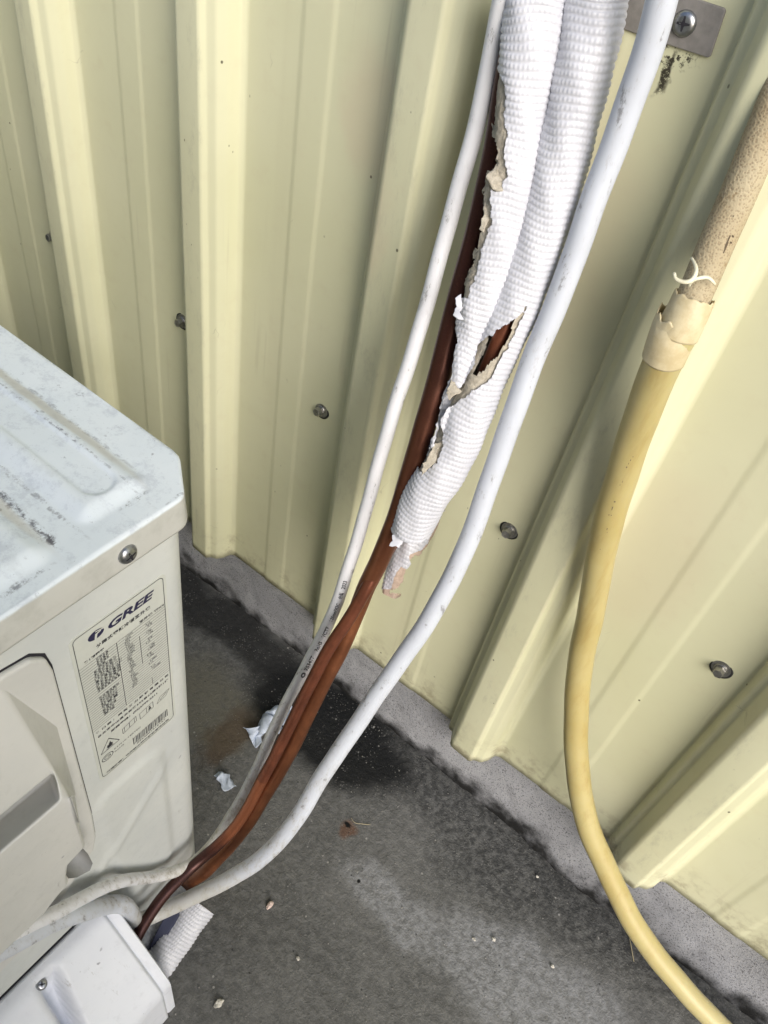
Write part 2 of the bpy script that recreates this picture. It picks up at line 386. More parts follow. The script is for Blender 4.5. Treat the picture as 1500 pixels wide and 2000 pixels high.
# ================================================================== SETTING
# ground: fine sheet near the scene, reaching to the horizon in one mesh
gx = np.concatenate([[-60, -10, -3, -1.2], np.arange(-.6, .75, .012), [1.4, 3, 10, 60]])
gy = np.concatenate([[-60, -10, -3, -1.2], np.arange(-.62, .05, .012), [.3, 60]])
X, Y = np.meshgrid(gx, gy); Z = .0008 * np.sin(X * 21 + 1) * np.sin(Y * 26) * (np.abs(X) < 1) * (Y > -1) * (Y < .1)
tag(build('ground', np.stack([X, Y, Z], -1).reshape(-1, 3), grid_faces(len(gy), len(gx)), GROUND, origin=(0, 0, 0)), kind='structure')

# plinth under the cladding (rough bottom edge)
Z0 = .1057
wl = [(-1.8, 0), (-.243, .002), (-.175, .006), (-.052, .007), (.003, .003), (.059, .003), (.16, .001), (.267, -.001), (.338, -.009), (.41, -.007), (.493, -.002), (2.2, 0)]
px_ = np.arange(-1.8, 2.2, .006); yb = np.interp(px_, [w[0] for w in wl], [w[1] for w in wl])
yb = yb + np.array([.0022 * noise.noise(Vector((v * 60, 0, 3))) + .0012 * noise.noise(Vector((v * 190, 1, 3))) for v in px_])
rows = []
for f in np.linspace(-.06, 1, 26):
    zz = f * .135; k = max(0, 1 - max(f, 0) / .55) ** 1.6
    rows.append(np.stack([px_, .0045 + (yb - .0045) * k + np.array([.0009 * noise.noise(Vector((v * 35, zz * 35, 0))) for v in px_]), np.full_like(px_, zz)], 1))
rows.append(np.stack([px_, np.full_like(px_, .12), np.full_like(px_, .135)], 1)); rows.append(np.stack([px_, np.full_like(px_, .12), np.full_like(px_, -.008)], 1))
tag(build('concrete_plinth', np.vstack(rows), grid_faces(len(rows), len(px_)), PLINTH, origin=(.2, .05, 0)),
    'low grey concrete plinth running along the ground under the cream wall', 'plinth')

# unseen low wall, added behind the camera to hold back front sky light
_x = np.arange(-4, .76, .25); _p = [(-.95, 0), (-.80, 0), (-.80, 1.06), (-.785, 1.06), (-.785, 1.10), (-.965, 1.10), (-.965, 1.06), (-.95, 1.06)]
_V = [(a, y_, z_) for a in _x for y_, z_ in _p]; _F = grid_faces(len(_x), len(_p), True).tolist() + [tuple(range(8)), tuple(range((len(_x) - 1) * 8, len(_x) * 8))[::-1]]
tag(build('added_shade_wall', _V, _F, PLINTH, smooth=False, origin=(-1.5, -.875, 0)), 'low grey coped wall added out of view to shade the cream wall', 'wall')

# ---- corrugated cladding
prof = [(0, 0), (.0028, -.0092), (.0086, -.0108), (.0148, -.0235), (.0178, -.0252), (.0395, -.0262), (.0425, -.0215), (.0490, -.0190), (.0535, -.0125), (.0553, -.0062), (.0565, -.0030), (.0600, -.0006), (.0620, 0),
        (.108, 0), (.112, -.0008), (.134, -.0008), (.138, 0)]
PITCH = .1895; X0 = .1561
pts = []
for k in range(-8, 10): pts += [(X0 + PITCH * k + a, c_) for a, c_ in prof]
fil = [pts[0]]
for i in range(1, len(pts) - 1):
    p0, p1, p2 = (np.array(q) for q in pts[i - 1:i + 2]); a = p0 - p1; c_ = p2 - p1; r = min(.0016, .42 * np.linalg.norm(a), .42 * np.linalg.norm(c_))
    a = a / np.linalg.norm(a) * r; c_ = c_ / np.linalg.norm(c_) * r
    for t in (0, .25, .5, .75, 1): fil.append(tuple((1 - t) ** 2 * (p1 + a) + 2 * t * (1 - t) * p1 + t * t * (p1 + c_)))
fil.append(pts[-1]); fil = np.array(fil)
zs = np.concatenate([[0], np.arange(.01, .75, .02), np.linspace(.8, 2.4, 12)]) + Z0
V = []
for j, zz in enumerate(zs):
    wob = np.array([.0007 * noise.noise(Vector((v[0] * 9, zz * 4, 7))) for v in fil])
    dz = np.array([.0007 * noise.noise(Vector((v[0] * 70, 0, 9))) for v in fil]) if j == 0 else 0
    V.append(np.stack([fil[:, 0], fil[:, 1] + wob, np.full(len(fil), zz) + dz], 1))
wall = empty('corrugated_wall', (0, 0, Z0), 'pale yellow ribbed sheet metal wall standing on a grey concrete plinth', 'wall')
sh = build('cladding_sheet', np.vstack(V), grid_faces(len(zs), len(fil)), CLAD, wall, origin=(0, 0, Z0)); solid(sh, .0009, 1.0)

def disc_lathe(c, nrm, prof_, n=24, hexa=None, rot=0.0):
    """lathe profile (r, h) about nrm; hexa = indices whose section is hexagonal"""
    nrm = Vector(nrm).normalized(); t = nrm.orthogonal().normalized(); q = nrm.cross(t); V = []
    for i, (r, h) in enumerate(prof_):
        for k in range(n):
            a = 2 * math.pi * k / n; rr = r
            if hexa and i in hexa:
                m = (a % (math.pi / 3)) - math.pi / 6; rr = r * math.cos(math.pi / 6) / math.cos(m)
            V.append(Vector(c) + nrm * h + (t * math.cos(a + rot) + q * math.sin(a + rot)) * rr)
    F = grid_faces(len(prof_), n, True).tolist(); F.append([(len(prof_) - 1) * n + k for k in range(n)])
    return V, F
for i, sx in enumerate((-.4289, -.2374, -.0605, .1391, .3250)):
    zc_ = (.3957, .3937, .3945, .3950, .3930)[i]; c0 = Vector((sx, -.0002, zc_)); tl = Vector((.10 * (i % 2 - .5), -1, .12))
    m = OLDSTEEL
    V, F = disc_lathe(c0, tl, [(.0068, 0), (.0072, .0008), (.0070, .0016), (.0052, .0021), (.0050, .0021), (.0049, .0030), (.0046, .0034), (.0040, .0035), (.0040, .0080), (.0036, .0087), (.0001, .0088)], 36, (7, 8, 9), rot=i * .7)
    s_ = build('screw', V, F, m, wall, origin=c0); sharp(s_, 28)
    V, F = disc_lathe(c0 + Vector((0, -.0001, 0)), tl, [(.0086, -.0006), (.0088, .0005), (.0078, .0011)], 28)
    build('washer', V, F, RUBBER, s_, origin=c0)

# ---- strap bracket with pan-head screw
brk = empty('pipe_bracket', (.123, 0, .76), 'small flat grey metal bracket screwed to the wall at the top beside the white hose', 'bracket')
zt = .80
out = [(.060, .7462), (.1224, .7474), (.1452, .7482), (.1462, .7492), (.1448, .7682), (.1436, .7692), (.060, .7680)]
n = len(out); V = [(a, -.0030, c_) for a, c_ in out] + [(a, -.0012, c_) for a, c_ in out]
F = [tuple(range(n)), tuple(range(n, 2 * n))[::-1]] + [(k, n + k, n + (k + 1) % n, (k + 1) % n) for k in range(n)]
o = build('strap', V, F, STRAPM, brk, smooth=False, origin=(.123, 0, .76)); bev(o, .0005)
def panhead(c, nrm, R, parent, name='screw', mat=None, rot=.3, h=None):
    h = h or R * .62; pr = [(R, 0), (R * 1.01, h * .18), (R * .93, h * .5), (R * .78, h * .78), (R * .55, h * .95), (R * .3, h)]
    V, F = disc_lathe(c, nrm, pr + [(.0001, h)], 32); o = build(name, V, F, mat or STEEL, parent, origin=Vector(c)); sharp(o, 60)
    nv = Vector(nrm).normalized(); t = nv.orthogonal().normalized(); q = nv.cross(t); cc, sn = math.cos(rot), math.sin(rot)
    a, d = t * cc + q * sn, -t * sn + q * cc; w, L = R * .13, R * .56; ctr = Vector(c) + nv * (h + R * .03)
    P = [(w, w), (L, w * .55), (L, -w * .55), (w, -w), (w * .55, -L), (-w * .55, -L), (-w, -w), (-L, -w * .55), (-L, w * .55), (-w, w), (-w * .55, L), (w * .55, L)]
    V = [ctr + a * x_ + d * y_ - nv * (.04 * R * (abs(x_) + abs(y_)) / L) for x_, y_ in P]
    V2 = [v - nv * R * .25 for v in V]
    build('cross_slot', V + V2, [tuple(range(12))] + [(k, (k + 1) % 12, 12 + (k + 1) % 12, 12 + k) for k in range(12)], DARKGAP, o, smooth=False, origin=ctr)
    return o
panhead((.1284, -.0030, .7583), (.05, -1, .05), .0058, brk, rot=.9, h=.0028)

# ================================================================== AIR CONDITIONER
AX = .040                        # plane of the pipe-side panel
ac = empty('air_conditioner', (-.33, -.39, 0), 'dirty white outdoor air conditioner unit with a printed rating label on its side', 'air conditioner')
YB, YF, XL = -.232, -.560, -.74
def chain(xe, yb, ch, fil_r=.0045):
    """plan outline: back edge -> clipped corner -> side edge, rounded"""
    P = [Vector((XL, yb)), Vector((xe - ch, yb)), Vector((xe, yb - ch * .78)), Vector((xe, YF))]; out = [P[0]]
    for i in (1, 2):
        a = (P[i - 1] - P[i]).normalized() * fil_r; c_ = (P[i + 1] - P[i]).normalized() * fil_r
        for t in [i_ / 8 for i_ in range(9)]: out.append((1 - t) ** 2 * (P[i] + a) + 2 * t * (1 - t) * P[i] + t * t * (P[i] + c_))
    out.append(P[3]); return out
def densify(pl, step):
    o = []
    for i in range(len(pl) - 1):
        L = (pl[i + 1] - pl[i]).length; n = max(1, int(L / step))
        for k in range(n): o.append(pl[i].lerp(pl[i + 1], k / n))
    o.append(pl[-1]); return o
def sdrect(x, y, x0, x1, y0, y1, r):
    cx, cy = (x0 + x1) / 2, (y0 + y1) / 2; qx = np.abs(x - cx) - (x1 - x0) / 2 + r; qy = np.abs(y - cy) - (y1 - y0) / 2 + r
    return np.hypot(np.maximum(qx, 0), np.maximum(qy, 0)) + np.minimum(np.maximum(qx, qy), 0) - r
def sst(v, lo, hi): t = np.clip((v - lo) / (hi - lo), 0, 1); return t * t * (3 - 2 * t)

# lid: one mesh, embossed top and turned-down skirt
ZT = .5440; INS = .0018
inn = densify(chain(.0435 - INS, YB - INS + .0, .0245), .0015)
ix = np.array([v.x for v in inn]); iy = np.array([v.y for v in inn])
# top grid
ys = np.concatenate([np.linspace(YF, -.44, 30)[:-1], np.arange(-.44, iy.max(), .0012), [iy.max()]])
kk = np.argsort(iy); xm = []
for yv in ys:
    sel = [ix[i] + (ix[i + 1] - ix[i]) * (yv - iy[i]) / (iy[i + 1] - iy[i]) for i in range(len(ix) - 1) if (iy[i] - yv) * (iy[i + 1] - yv) <= 0 and iy[i] != iy[i + 1]]
    xm.append(max(sel) if sel else ix[iy > iy.max() - 1e-6].max())
xm = np.array(xm); xm[-1] = ix[iy > iy.max() - 1e-6].max()
s_ = np.concatenate([np.linspace(0, .76, 24)[:-1], np.linspace(.76, 1, 175)])
GX = XL + (xm[:, None] - XL) * s_[None]; GY = np.repeat(ys[:, None], len(s_), 1)
dA = sdrect(GX, GY, -.70, .0275, -.3035, -.2560, .010) + np.maximum(0, 0)
dB = sdrect(GX, GY, -.70, .0330, -.60, -.3180, .012)
corner = (GX - .0275) + (GY + .2560); dA = np.maximum(dA, (corner + .006) * .7)
GZ = ZT + .0040 * sst(-dA, 0, .0115) + .0040 * sst(-dB, 0, .0125) - .0012 * sst(-(sdrect(GX, GY, -.70, .018, -.290, -.268, .011)), 0, .003)
GZ += .0004 * np.sin(GX * 60 + 1) * np.sin(GY * 48)
top = np.stack([GX, GY, GZ], -1).reshape(-1, 3); ny, nx = GX.shape; F = grid_faces(ny, nx).tolist()
border = [(ny - 1) * nx + j for j in range(nx)] + [i * nx + nx - 1 for i in range(ny - 2, -1, -1)]
BP = top[border]; Tn = np.gradient(BP[:, :2], axis=0); Tn /= np.linalg.norm(Tn, axis=1)[:, None]; Nn = np.stack([-Tn[:, 1], Tn[:, 0]], 1)
for _ in range(6): Nn[1:-1] = (Nn[:-2] + Nn[1:-1] + Nn[2:]) / 3
Nn /= np.linalg.norm(Nn, axis=1)[:, None]
V = [top]; cnt = len(top); prev = border; rings = [(INS * math.sin(a), INS * (1 - math.cos(a))) for a in np.linspace(.25, math.pi / 2, 5)] + [(INS + .0003, .0105), (INS + .0012, .0205), (INS + .0010, .0222), (INS - .0004, .0228), (INS - .0035, .0222)]
for off, dz in rings:
    ring = BP.copy(); ring[:, :2] += Nn * off; ring[:, 2] = ZT - dz; V.append(ring); ids = list(range(cnt, cnt + len(ring))); cnt += len(ring)
    for k in range(len(ids) - 1): F.append((prev[k], prev[k + 1], ids[k + 1], ids[k]))
    prev = ids
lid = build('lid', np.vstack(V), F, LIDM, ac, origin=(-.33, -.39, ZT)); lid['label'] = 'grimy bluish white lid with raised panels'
panhead((.0438, -.2915, .5310), (1, 0, .08), .0056, lid, rot=2.6, h=.0034)

# body and side panel (embossed), under the lid
ZB = .018; ZS = .5225
side = densify(chain(AX, YB - .003, .0245, .010), .002)
side = [v for v in side if not (v.x < -.05 and v.x > XL + .001)]
arr = np.array([(v.x, v.y) for v in side]); T2 = np.gradient(arr, axis=0); T2 /= np.linalg.norm(T2, axis=1)[:, None]; N2 = np.stack([-T2[:, 1], T2[:, 0]], 1)
zr = np.arange(ZB, ZS, .003); rows = []
for zz in zr:
    yv = arr[:, 1]; onside = (arr[:, 0] > AX - .0002)
    d1 = sdrect(yv, np.full_like(yv, zz), -.345, -.2755, .088, .312, .022)
    cut = (yv + .345) * .9 + (.235 - zz) * -.55        # lower-left corner sweeps away diagonally
    h = .0024 * sst(-np.maximum(d1, -(yv + .3445 + np.clip((.30 - zz), 0, 1) * -.05)), 0, .010)
    ln_ = (zz - .222) - 1.15 * (yv + .327)
    h += .0013 * sst(-np.abs(ln_) , -.013, -.001) * sst(-zz, -.300, -.250) * sst(zz, .150, .200)
    p = arr + N2 * (h * onside)[:, None]; rows.append(np.stack([p[:, 0], p[:, 1], np.full(len(p), zz)], 1))
rows.append(np.stack([arr[:, 0], arr[:, 1], np.full(len(arr), ZS + .012)], 1))
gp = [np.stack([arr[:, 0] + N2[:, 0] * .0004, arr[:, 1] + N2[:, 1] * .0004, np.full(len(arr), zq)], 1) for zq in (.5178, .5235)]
build('shaded_seam_gap', np.vstack(gp), grid_faces(2, len(arr)), DARKGAP, ac)  # dark strip stands for the dirty seam and the shadow under the lid
sp_ = build('side_panel', np.vstack(rows), grid_faces(len(rows), len(arr)), PANELM, ac, origin=(AX, -.40, ZB))
# rear and front casing
V = [(XL, YF, ZB), (AX, YF, ZB), (AX, YF, .535), (XL, YF, .535), (XL, YB - .003, ZB), (XL, YB - .003, .535), (AX - .03, YB - .006, ZB)]
build('front_panel', V, [(0, 1, 2, 3), (0, 3, 5, 4), (0, 4, 6, 1)], PANELM, ac, smooth=False)
def box(x0, x1, y0, y1, z0, z1):
    V = [(x, y, z) for z in (z0, z1) for y in (y0, y1) for x in (x0, x1)]
    return V, [(0, 2, 3, 1), (4, 5, 7, 6), (0, 1, 5, 4), (2, 6, 7, 3), (0, 4, 6, 2), (1, 3, 7, 5)]
for xx in (-.62, -.05):
    V, F = box(xx - .02, xx + .02, YF - .01, YB + .0, .0, ZB); o = build('foot', V, F, PANELM, ac, smooth=False); bev(o, .003)

# rating label
LY, LZ = -.328, .328
def lab(x, y, h=.0): return (AX + .0003 + h, LY + x / 1000, LZ + y / 1000)
def rrect(x0, y0, x1, y1, r, n=6):
    P = []
    for cx, cy, a0 in ((x1 - r, y1 - r, 0), (x0 + r, y1 - r, 90), (x0 + r, y0 + r, 180), (x1 - r, y0 + r, 270)):
        for k in range(n + 1): a = math.radians(a0 + 90 * k / n); P.append((cx + r * math.cos(a), cy + r * math.sin(a)))
    return P
P = rrect(-2.6, -1.2, 62.4, 161.6, 4); n = len(P)
label = build('rating_label', [lab(*p) for p in P] + [lab(p[0], p[1], -.0003) for p in P], [tuple(range(n))] + [(k, n + k, n + (k + 1) % n, (k + 1) % n) for k in range(n)], LABELM, ac, smooth=False, origin=(AX, LY + .03, LZ))
PV, PF, PM = [], [], []
def addp(V, F, m=0, h=.00012):
    o_ = len(PV); PV.extend([lab(v[0], v[1], h) for v in V]); PF.extend([tuple(o_ + i for i in f) for f in F]); PM.extend([m] * len(F))
def bar(x0, y0, x1, y1, w, m=0, h=.00012):
    d = Vector((x1 - x0, y1 - y0)); q = Vector((-d.y, d.x)).normalized() * w / 2
    addp([(x0 + q.x, y0 + q.y), (x0 - q.x, y0 - q.y), (x1 - q.x, y1 - q.y), (x1 + q.x, y1 + q.y)], [(0, 1, 2, 3)], m, h)
def loop(P, w, m=0):
    for k in range(len(P)): bar(*P[k], *P[(k + 1) % len(P)], w, m)
def txt(s, x, y, size, width=None, shear=0.0, bold=0.0, m=0, align='LEFT', h=.00012, vs=1.0, sp=1.0):
    V, F = text_mesh(s, 1.0, shear, bold, spacing=sp)
    if not V: return
    xs = [v[0] for v in V]; x0, x1 = min(xs), max(xs); k = size if width is None else width / (x1 - x0)
    addp([(x + (v[0] - x0) * k, y + v[1] * size * vs) for v in V], F, m, h)
loop(rrect(-.3, .9, 60.2, 160.0, 3.2), .45)
# emblem: dark oval with pale slashes
P = [(13.7 + 5.2 * math.cos(a), 151.9 + 3.6 * math.sin(a)) for a in np.linspace(0, 2 * math.pi, 40, endpoint=False)]
addp(P, [tuple(range(40))], 1)
addp([(12.2, 148.2), (13.6, 148.2), (14.6, 152.0), (16.9, 152.4), (16.9, 153.4), (13.2, 152.9)], [(0, 1, 2, 3, 4, 5)], 2, .0002)
addp([(13.2, 154.3), (19.4, 152.6), (19.2, 153.6), (13.8, 155.0)], [(0, 1, 2, 3)], 2, .0002)
txt('GREE', 21.6, 148.2, 8.6, 32.0, .25, .040, 1)
txt('分離式變頻冷暖室外機', 12.4, 140.2, 3.2, 37.5, 0, .03, sp=1.15)
txt('第1類電器', 3.6, 134.0, 2.6, 13.6, 0, .035); txt('室外機 TPX4', 41.5, 133.4, 2.5, 18, 0, .03)
for k in range(28):
    yy = 131.8 - k * 2.56; bar(.0, yy, 60.0, yy, .27)
bar(25.0, 131.8, 25.0, 62.7, .40); bar(40.4, 122, 40.4, 92.5, .35); bar(46, 70, 46, 63, .3)
rowsL = ['機種名稱', '額定電壓', '額定頻率', '相數', '額定冷氣能力', '額定暖氣能力', '冷氣消耗電功率 (kW)', '暖氣消耗電功率 (kW)', '最大運轉電流', '冷氣額定電流', '暖氣額定電流', '能源效率比值', '冷媒名稱充填量', '防水等級類別', '高壓側設計壓力', '低壓側設計壓力', '電氣絕緣等級', '總質量', '外型尺寸', '製造號碼', '製造年份', '產地']
ww = [8, 8, 8, 5, 15, 15, 19, 19, 17, 17, 17, 15, 16, 14, 12, 12, 12, 12, 10, 10, 8, 8]
for k, s__ in enumerate(rowsL): txt(s__, 10 - ww[k] * .12 + (2 if k < 4 else 0), 129.7 - k * 2.56 - (5 if k > 12 else 0), 1.9, ww[k], 0, .016, sp=1.35)
rr = random.Random(3)
for k in range(22):
    a = ['冷氣', '220V', '60Hz', '7.2kW', '1.85', '2.05', '8.4A', 'R32', '3.5MPa', 'IPX4', '1/1', '單相', '28kg'][rr.randrange(13)]
    txt(a, 31 + rr.uniform(-1, 1), 129.8 - k * 2.56, 1.9, None, 0, .012)
    if k % 3: txt(['暖氣', '1800W', '730x285', '2.9MPa', '9.1A', '1.0kg', '55dB'][rr.randrange(7)], 45 + rr.uniform(-1, 2), 129.8 - k * 2.56, 1.9, None, 0, .012)
txt('進口商：臺灣格力股份有限公司', 1.5, 57.6, 2.5, 57, 0, .03, sp=1.5); txt('台北市中山區北安路595巷22弄3號1樓', 2.2, 52.2, 2.5, 56, 0, .03, sp=1.2); txt('服務專線：(02)2799-2511', 11.5, 46.8, 2.4, 37, 0, .03)
# pictograms: open book, manual with figure, leaning sheet
loop([(19.5, 33.5), (30.5, 35.5), (30.5, 41.5), (19.5, 39.5)], .35); bar(25, 34.4, 25, 40.4, .4); bar(21, 33.8, 21, 39.8, .3); bar(29, 35.2, 29, 41.2, .3)
loop([(33.5, 33.5), (44.5, 35.0), (44.5, 42.0), (33.5, 40.5)], .35); bar(39, 34.2, 39, 41.2, .35); addp([(40.3, 35.6), (43.0, 36), (42.2, 38.3), (41.1, 38.1)], [(0, 1, 2, 3)]); addp([(41.65 + .8 * math.cos(a), 39.3 + .8 * math.sin(a)) for a in np.linspace(0, 6.28, 12, endpoint=False)], [tuple(range(12))])
loop([(47.5, 35), (55, 36), (58.5, 41.5), (50.5, 40.5)], .35); bar(50, 36.6, 56, 40, .5)
loop([(1.8, 30.4), (16.2, 30.4), (9, 42.4)], .55); addp([(7.2, 31.8), (10.8, 31.8), (11.4, 34.4), (10.2, 35.6), (9.8, 38.0), (8.6, 36.2), (8.2, 34.8), (7.4, 35.2), (6.8, 33.6)], [tuple(range(9))]); bar(6.2, 31.5, 11.8, 31.5, .35)
P = [(5.9 + 4.3 * math.cos(a), 22.0 + 3.4 * math.sin(a)) for a in np.linspace(0, 2 * math.pi, 30, endpoint=False)]; loop(P, .6); loop([(5.9 + 2.4 * math.cos(a), 22.0 + 1.7 * math.sin(a)) for a in np.linspace(.4, 6.0, 14)], .4); bar(5.9, 22, 8.4, 22, .5)
txt('R37610-TERTEC', 11.4, 23.6, 1.9, 21.5, 0, .006); txt('RoHS', 11.4, 19.8, 1.9, 7.5, 0, .006)
xx = 25.8
while xx < 55.6:
    w = rr.choice([.28, .4, .7]); bar(xx + w / 2, 9.3, xx + w / 2, 18.2, w); xx += w + rr.choice([.3, .45, .7])
txt('0324001416157', 28.4, 6.8, 2.2, 24.8, 0, .010); txt('製造廠商：珠海格力電器股份有限公司', 2.8, 2.6, 2.1, 53, 0, .035)
pr = build('printing', PV, PF, INK, label, smooth=False, origin=(AX, LY + .03, LZ), mats=[INK, NAVY, LABELM], midx=PM)

# handle cover: flat flange plus bulging grip
def prism_x(P, x0, x1):      # P list of (y, z)
    n = len(P); V = [(x1, a, c_) for a, c_ in P] + [(x0, a, c_) for a, c_ in P]
    return V, [tuple(range(n))[::-1], tuple(range(n, 2 * n))] + [(k, (k + 1) % n, n + (k + 1) % n, n + k) for k in range(n)]
def py(x, *pts): return [tuple(on(0, x, *p)[1:]) for p in pts]
YF2 = -.520
P = [(YF2, .5035), (-.366, .5035), (-.352, .5010), (-.3445, .493), (-.3425, .480), (-.3425, .30), (-.3440, .265), (-.348, .250), (-.40, .20), (YF2, .19)]
V, F = prism_x(P, AX - .002, AX + .0035); flange = build('handle_cover', V, F, COVERM, ac, smooth=False, origin=(AX, -.43, .19)); bev(flange, .002, 3); flange['label'] = 'moulded cover with a hand grip'
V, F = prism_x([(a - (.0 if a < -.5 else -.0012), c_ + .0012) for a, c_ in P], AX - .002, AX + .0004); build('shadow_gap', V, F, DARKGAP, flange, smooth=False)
# one moulded piece: sloping hood, finger slot, lower body and its flanks
xb = AX + .003; fx = AX + .032
outl = py(fx, (0, 1680), (119, 1564), (141, 1562), (152, 1600), (168, 1655), (160, 1662), (134, 1690), (131, 1712), (135, 1727), (112, 1753), (92, 1780), (66, 1806))
outl[0] = (YF2, outl[1][1]); outl.append((YF2, outl[-1][1])); n = len(outl)
yR = outl[1][0]; zR = outl[1][1]
V = [(fx, a, c_) for a, c_ in outl]                                            # 0 .. n-1 face of the body
V += [(AX + .001, min(-.3500, a + .010) if a > -.5 else a, c_ - .004 if k > 1 else c_) for k, (a, c_) in enumerate(outl)]   # n .. 2n-1 foot of the flanks
V[n + 2] = tuple(on(0, AX + .0036, 150, 1556))
h = 2 * n
V += [(xb, YF2, .4985), (xb, -.3690, .4985), (xb + .0185, YF2, .4330), (xb + .0185, -.3655, .4330), (xb + .0190, YF2, .4265), (xb + .0190, -.3655, .4265),
      (AX + .007, YF2, .4320), (AX + .007, -.3630, .4320), (AX + .010, YF2, .4010), (AX + .010, -.3620, .4010), tuple(on(0, AX + .0036, 111, 1420))]
F = [tuple(range(n))[::-1]] + [(k, k + 1, n + k + 1, n + k) for k in range(2, n - 1)]
F += [(h, h + 2, h + 3, h + 1), (h + 2, h + 4, h + 5, h + 3), (h + 4, h + 6, h + 7, h + 5), (h + 6, h + 8, h + 9, h + 7), (h + 8, 0, 1, h + 9), (h + 5, h + 7, h + 9, 1),
      (h + 1, h + 3, h + 10), (h + 10, h + 3, n + 2), (h + 3, h + 5, 1), (h + 3, 1, 2), (h + 3, 2, n + 2)]
o = build('grip', V, F, COVERM, flange, smooth=True); bev(o, .0032, 4); sharp(o, 60)
# scoop dish; its darker grey paints in the shade of the hollow
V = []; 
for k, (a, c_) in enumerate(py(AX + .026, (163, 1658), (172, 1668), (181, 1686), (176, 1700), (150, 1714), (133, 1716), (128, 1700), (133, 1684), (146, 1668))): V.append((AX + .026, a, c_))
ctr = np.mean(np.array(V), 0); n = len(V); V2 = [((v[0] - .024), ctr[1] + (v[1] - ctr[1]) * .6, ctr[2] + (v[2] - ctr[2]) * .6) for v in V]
build('scoop', V + V2, [(k, (k + 1) % n, n + (k + 1) % n, n + k) for k in range(n)] + [tuple(range(n, 2 * n))], plain('shaded_scoop_plastic', (.33, .33, .32), .6), flange)

# joint line above the valve cover
V, F = box(AX - .002, AX + .0012, YF2, -.3790, .1462, .1490); build('joint_gap', V, F, DARKGAP, ac, smooth=False)

# valve cover: sloping hood with recessed screw pocket and rim
VC = [(AX + .001, .1455), (AX + .010, .1450), (AX + .014, .1425), (.1055, .0850), (.1105, .0785), (.1122, .071), (.1135, -.0)]
def vcover():
    ysv = np.concatenate([np.linspace(YF2, -.46, 6), np.arange(-.455, -.3600, .002), [-.3585]]); sec = densify([Vector(p) for p in VC], .003); V = []
    sec = np.array([(p.x, p.y) for p in sec]); Tt = np.gradient(sec, axis=0); Tt /= np.linalg.norm(Tt, axis=1)[:, None]; Nt = np.stack([-Tt[:, 1], Tt[:, 0]], 1)
    for yv in ysv:
        xq, zq = sec[:, 0], sec[:, 1]
        # pocket round the screw
        # pocket between a straight flank (y near -.40) and one that slants away
        yl = -.4235 + (xq - .048) * -.12; yr = -.4010 - (xq - .048) * .30
        dd = np.minimum(np.minimum((yr - yv), (yv - yl)) , (xq - .050))
        dep = .024 * sst(dd, -.001, .0035) * sst(xq, .050, .075) ** .6
        dep = np.maximum(dep, .004 * sst(dd, -.0005, .002)) * (xq > .0495)
        V.append(np.stack([xq - dep * .85, np.full_like(xq, yv), zq - dep * .65], 1))
    return np.vstack(V), grid_faces(len(ysv), len(sec))
V, F = vcover()
vc = build('valve_cover', V, F, VALVEM, ac, origin=(.09, -.43, 0)); solid(vc, .0022, 1.0); vc['label'] = 'bluish white sloping valve cover where the pipes enter'
# rim flange along its open back edge
sec = densify([Vector(p) for p in VC], .004); V = []
for (yy, dx, dz) in ((-.3590, .0, .0), (-.3570, -.0010, -.0008), (-.3550, .0002, .0002), (-.3490, .0004, .0004), (-.3480, -.0012, -.0010), (-.3500, -.0030, -.0028), (-.3590, -.0030, -.0028)):
    V += [(p.x + dx, yy, p.y + dz) for p in sec]
V = np.array(V); F = grid_faces(7, len(sec)); o = build('rim', V, F, VALVEM, vc, origin=(.09, -.354, 0)); sharp(o, 50)
panhead((.0535, -.4185, .1425), (.45, 0, .9), .0042, vc, rot=.2, h=.0022)

# ================================================================== CABLES, PIPES
def pts(L): return [(at(x, y, d), r) for x, y, d, r in L]
r1 = .0050
pA = np.array([(1012, -120, .372), (981, 0, .398), (960, 100, .418), (941, 200, .437), (916, 300, .455), (887, 400, .472), (859, 500, .489), (832, 600, .507), (803, 700, .524), (769, 800, .545), (735, 920, .572), (717, 990, .590), (696, 1060, .608), (673, 1130, .627), (650, 1200, .645), (598, 1301, .671), (565, 1363, .687), (534, 1426, .702), (507, 1489, .718), (476, 1552, .734), (449, 1598, .744)])
C1 = [(at(*q), r1) for q in pA] + [(at(415, 1648, .748), r1)] + [(on(0, x_, a, c_), r1) for x_, a, c_ in ((.0600, 380, 1684), (.0540, 330, 1706), (.0510, 285, 1715), (.0510, 230, 1722), (.0530, 175, 1746), (.0560, 120, 1778), (.0560, 70, 1800), (.0560, 20, 1825), (.0560, -50, 1865))]
cab, fr1 = tube('power_cable', C1, PVC1, step=.0025, wob=.0002, sm=90)
tag(cab, 'thin white cable with black printed lettering, left of the copper pipes', 'cable')
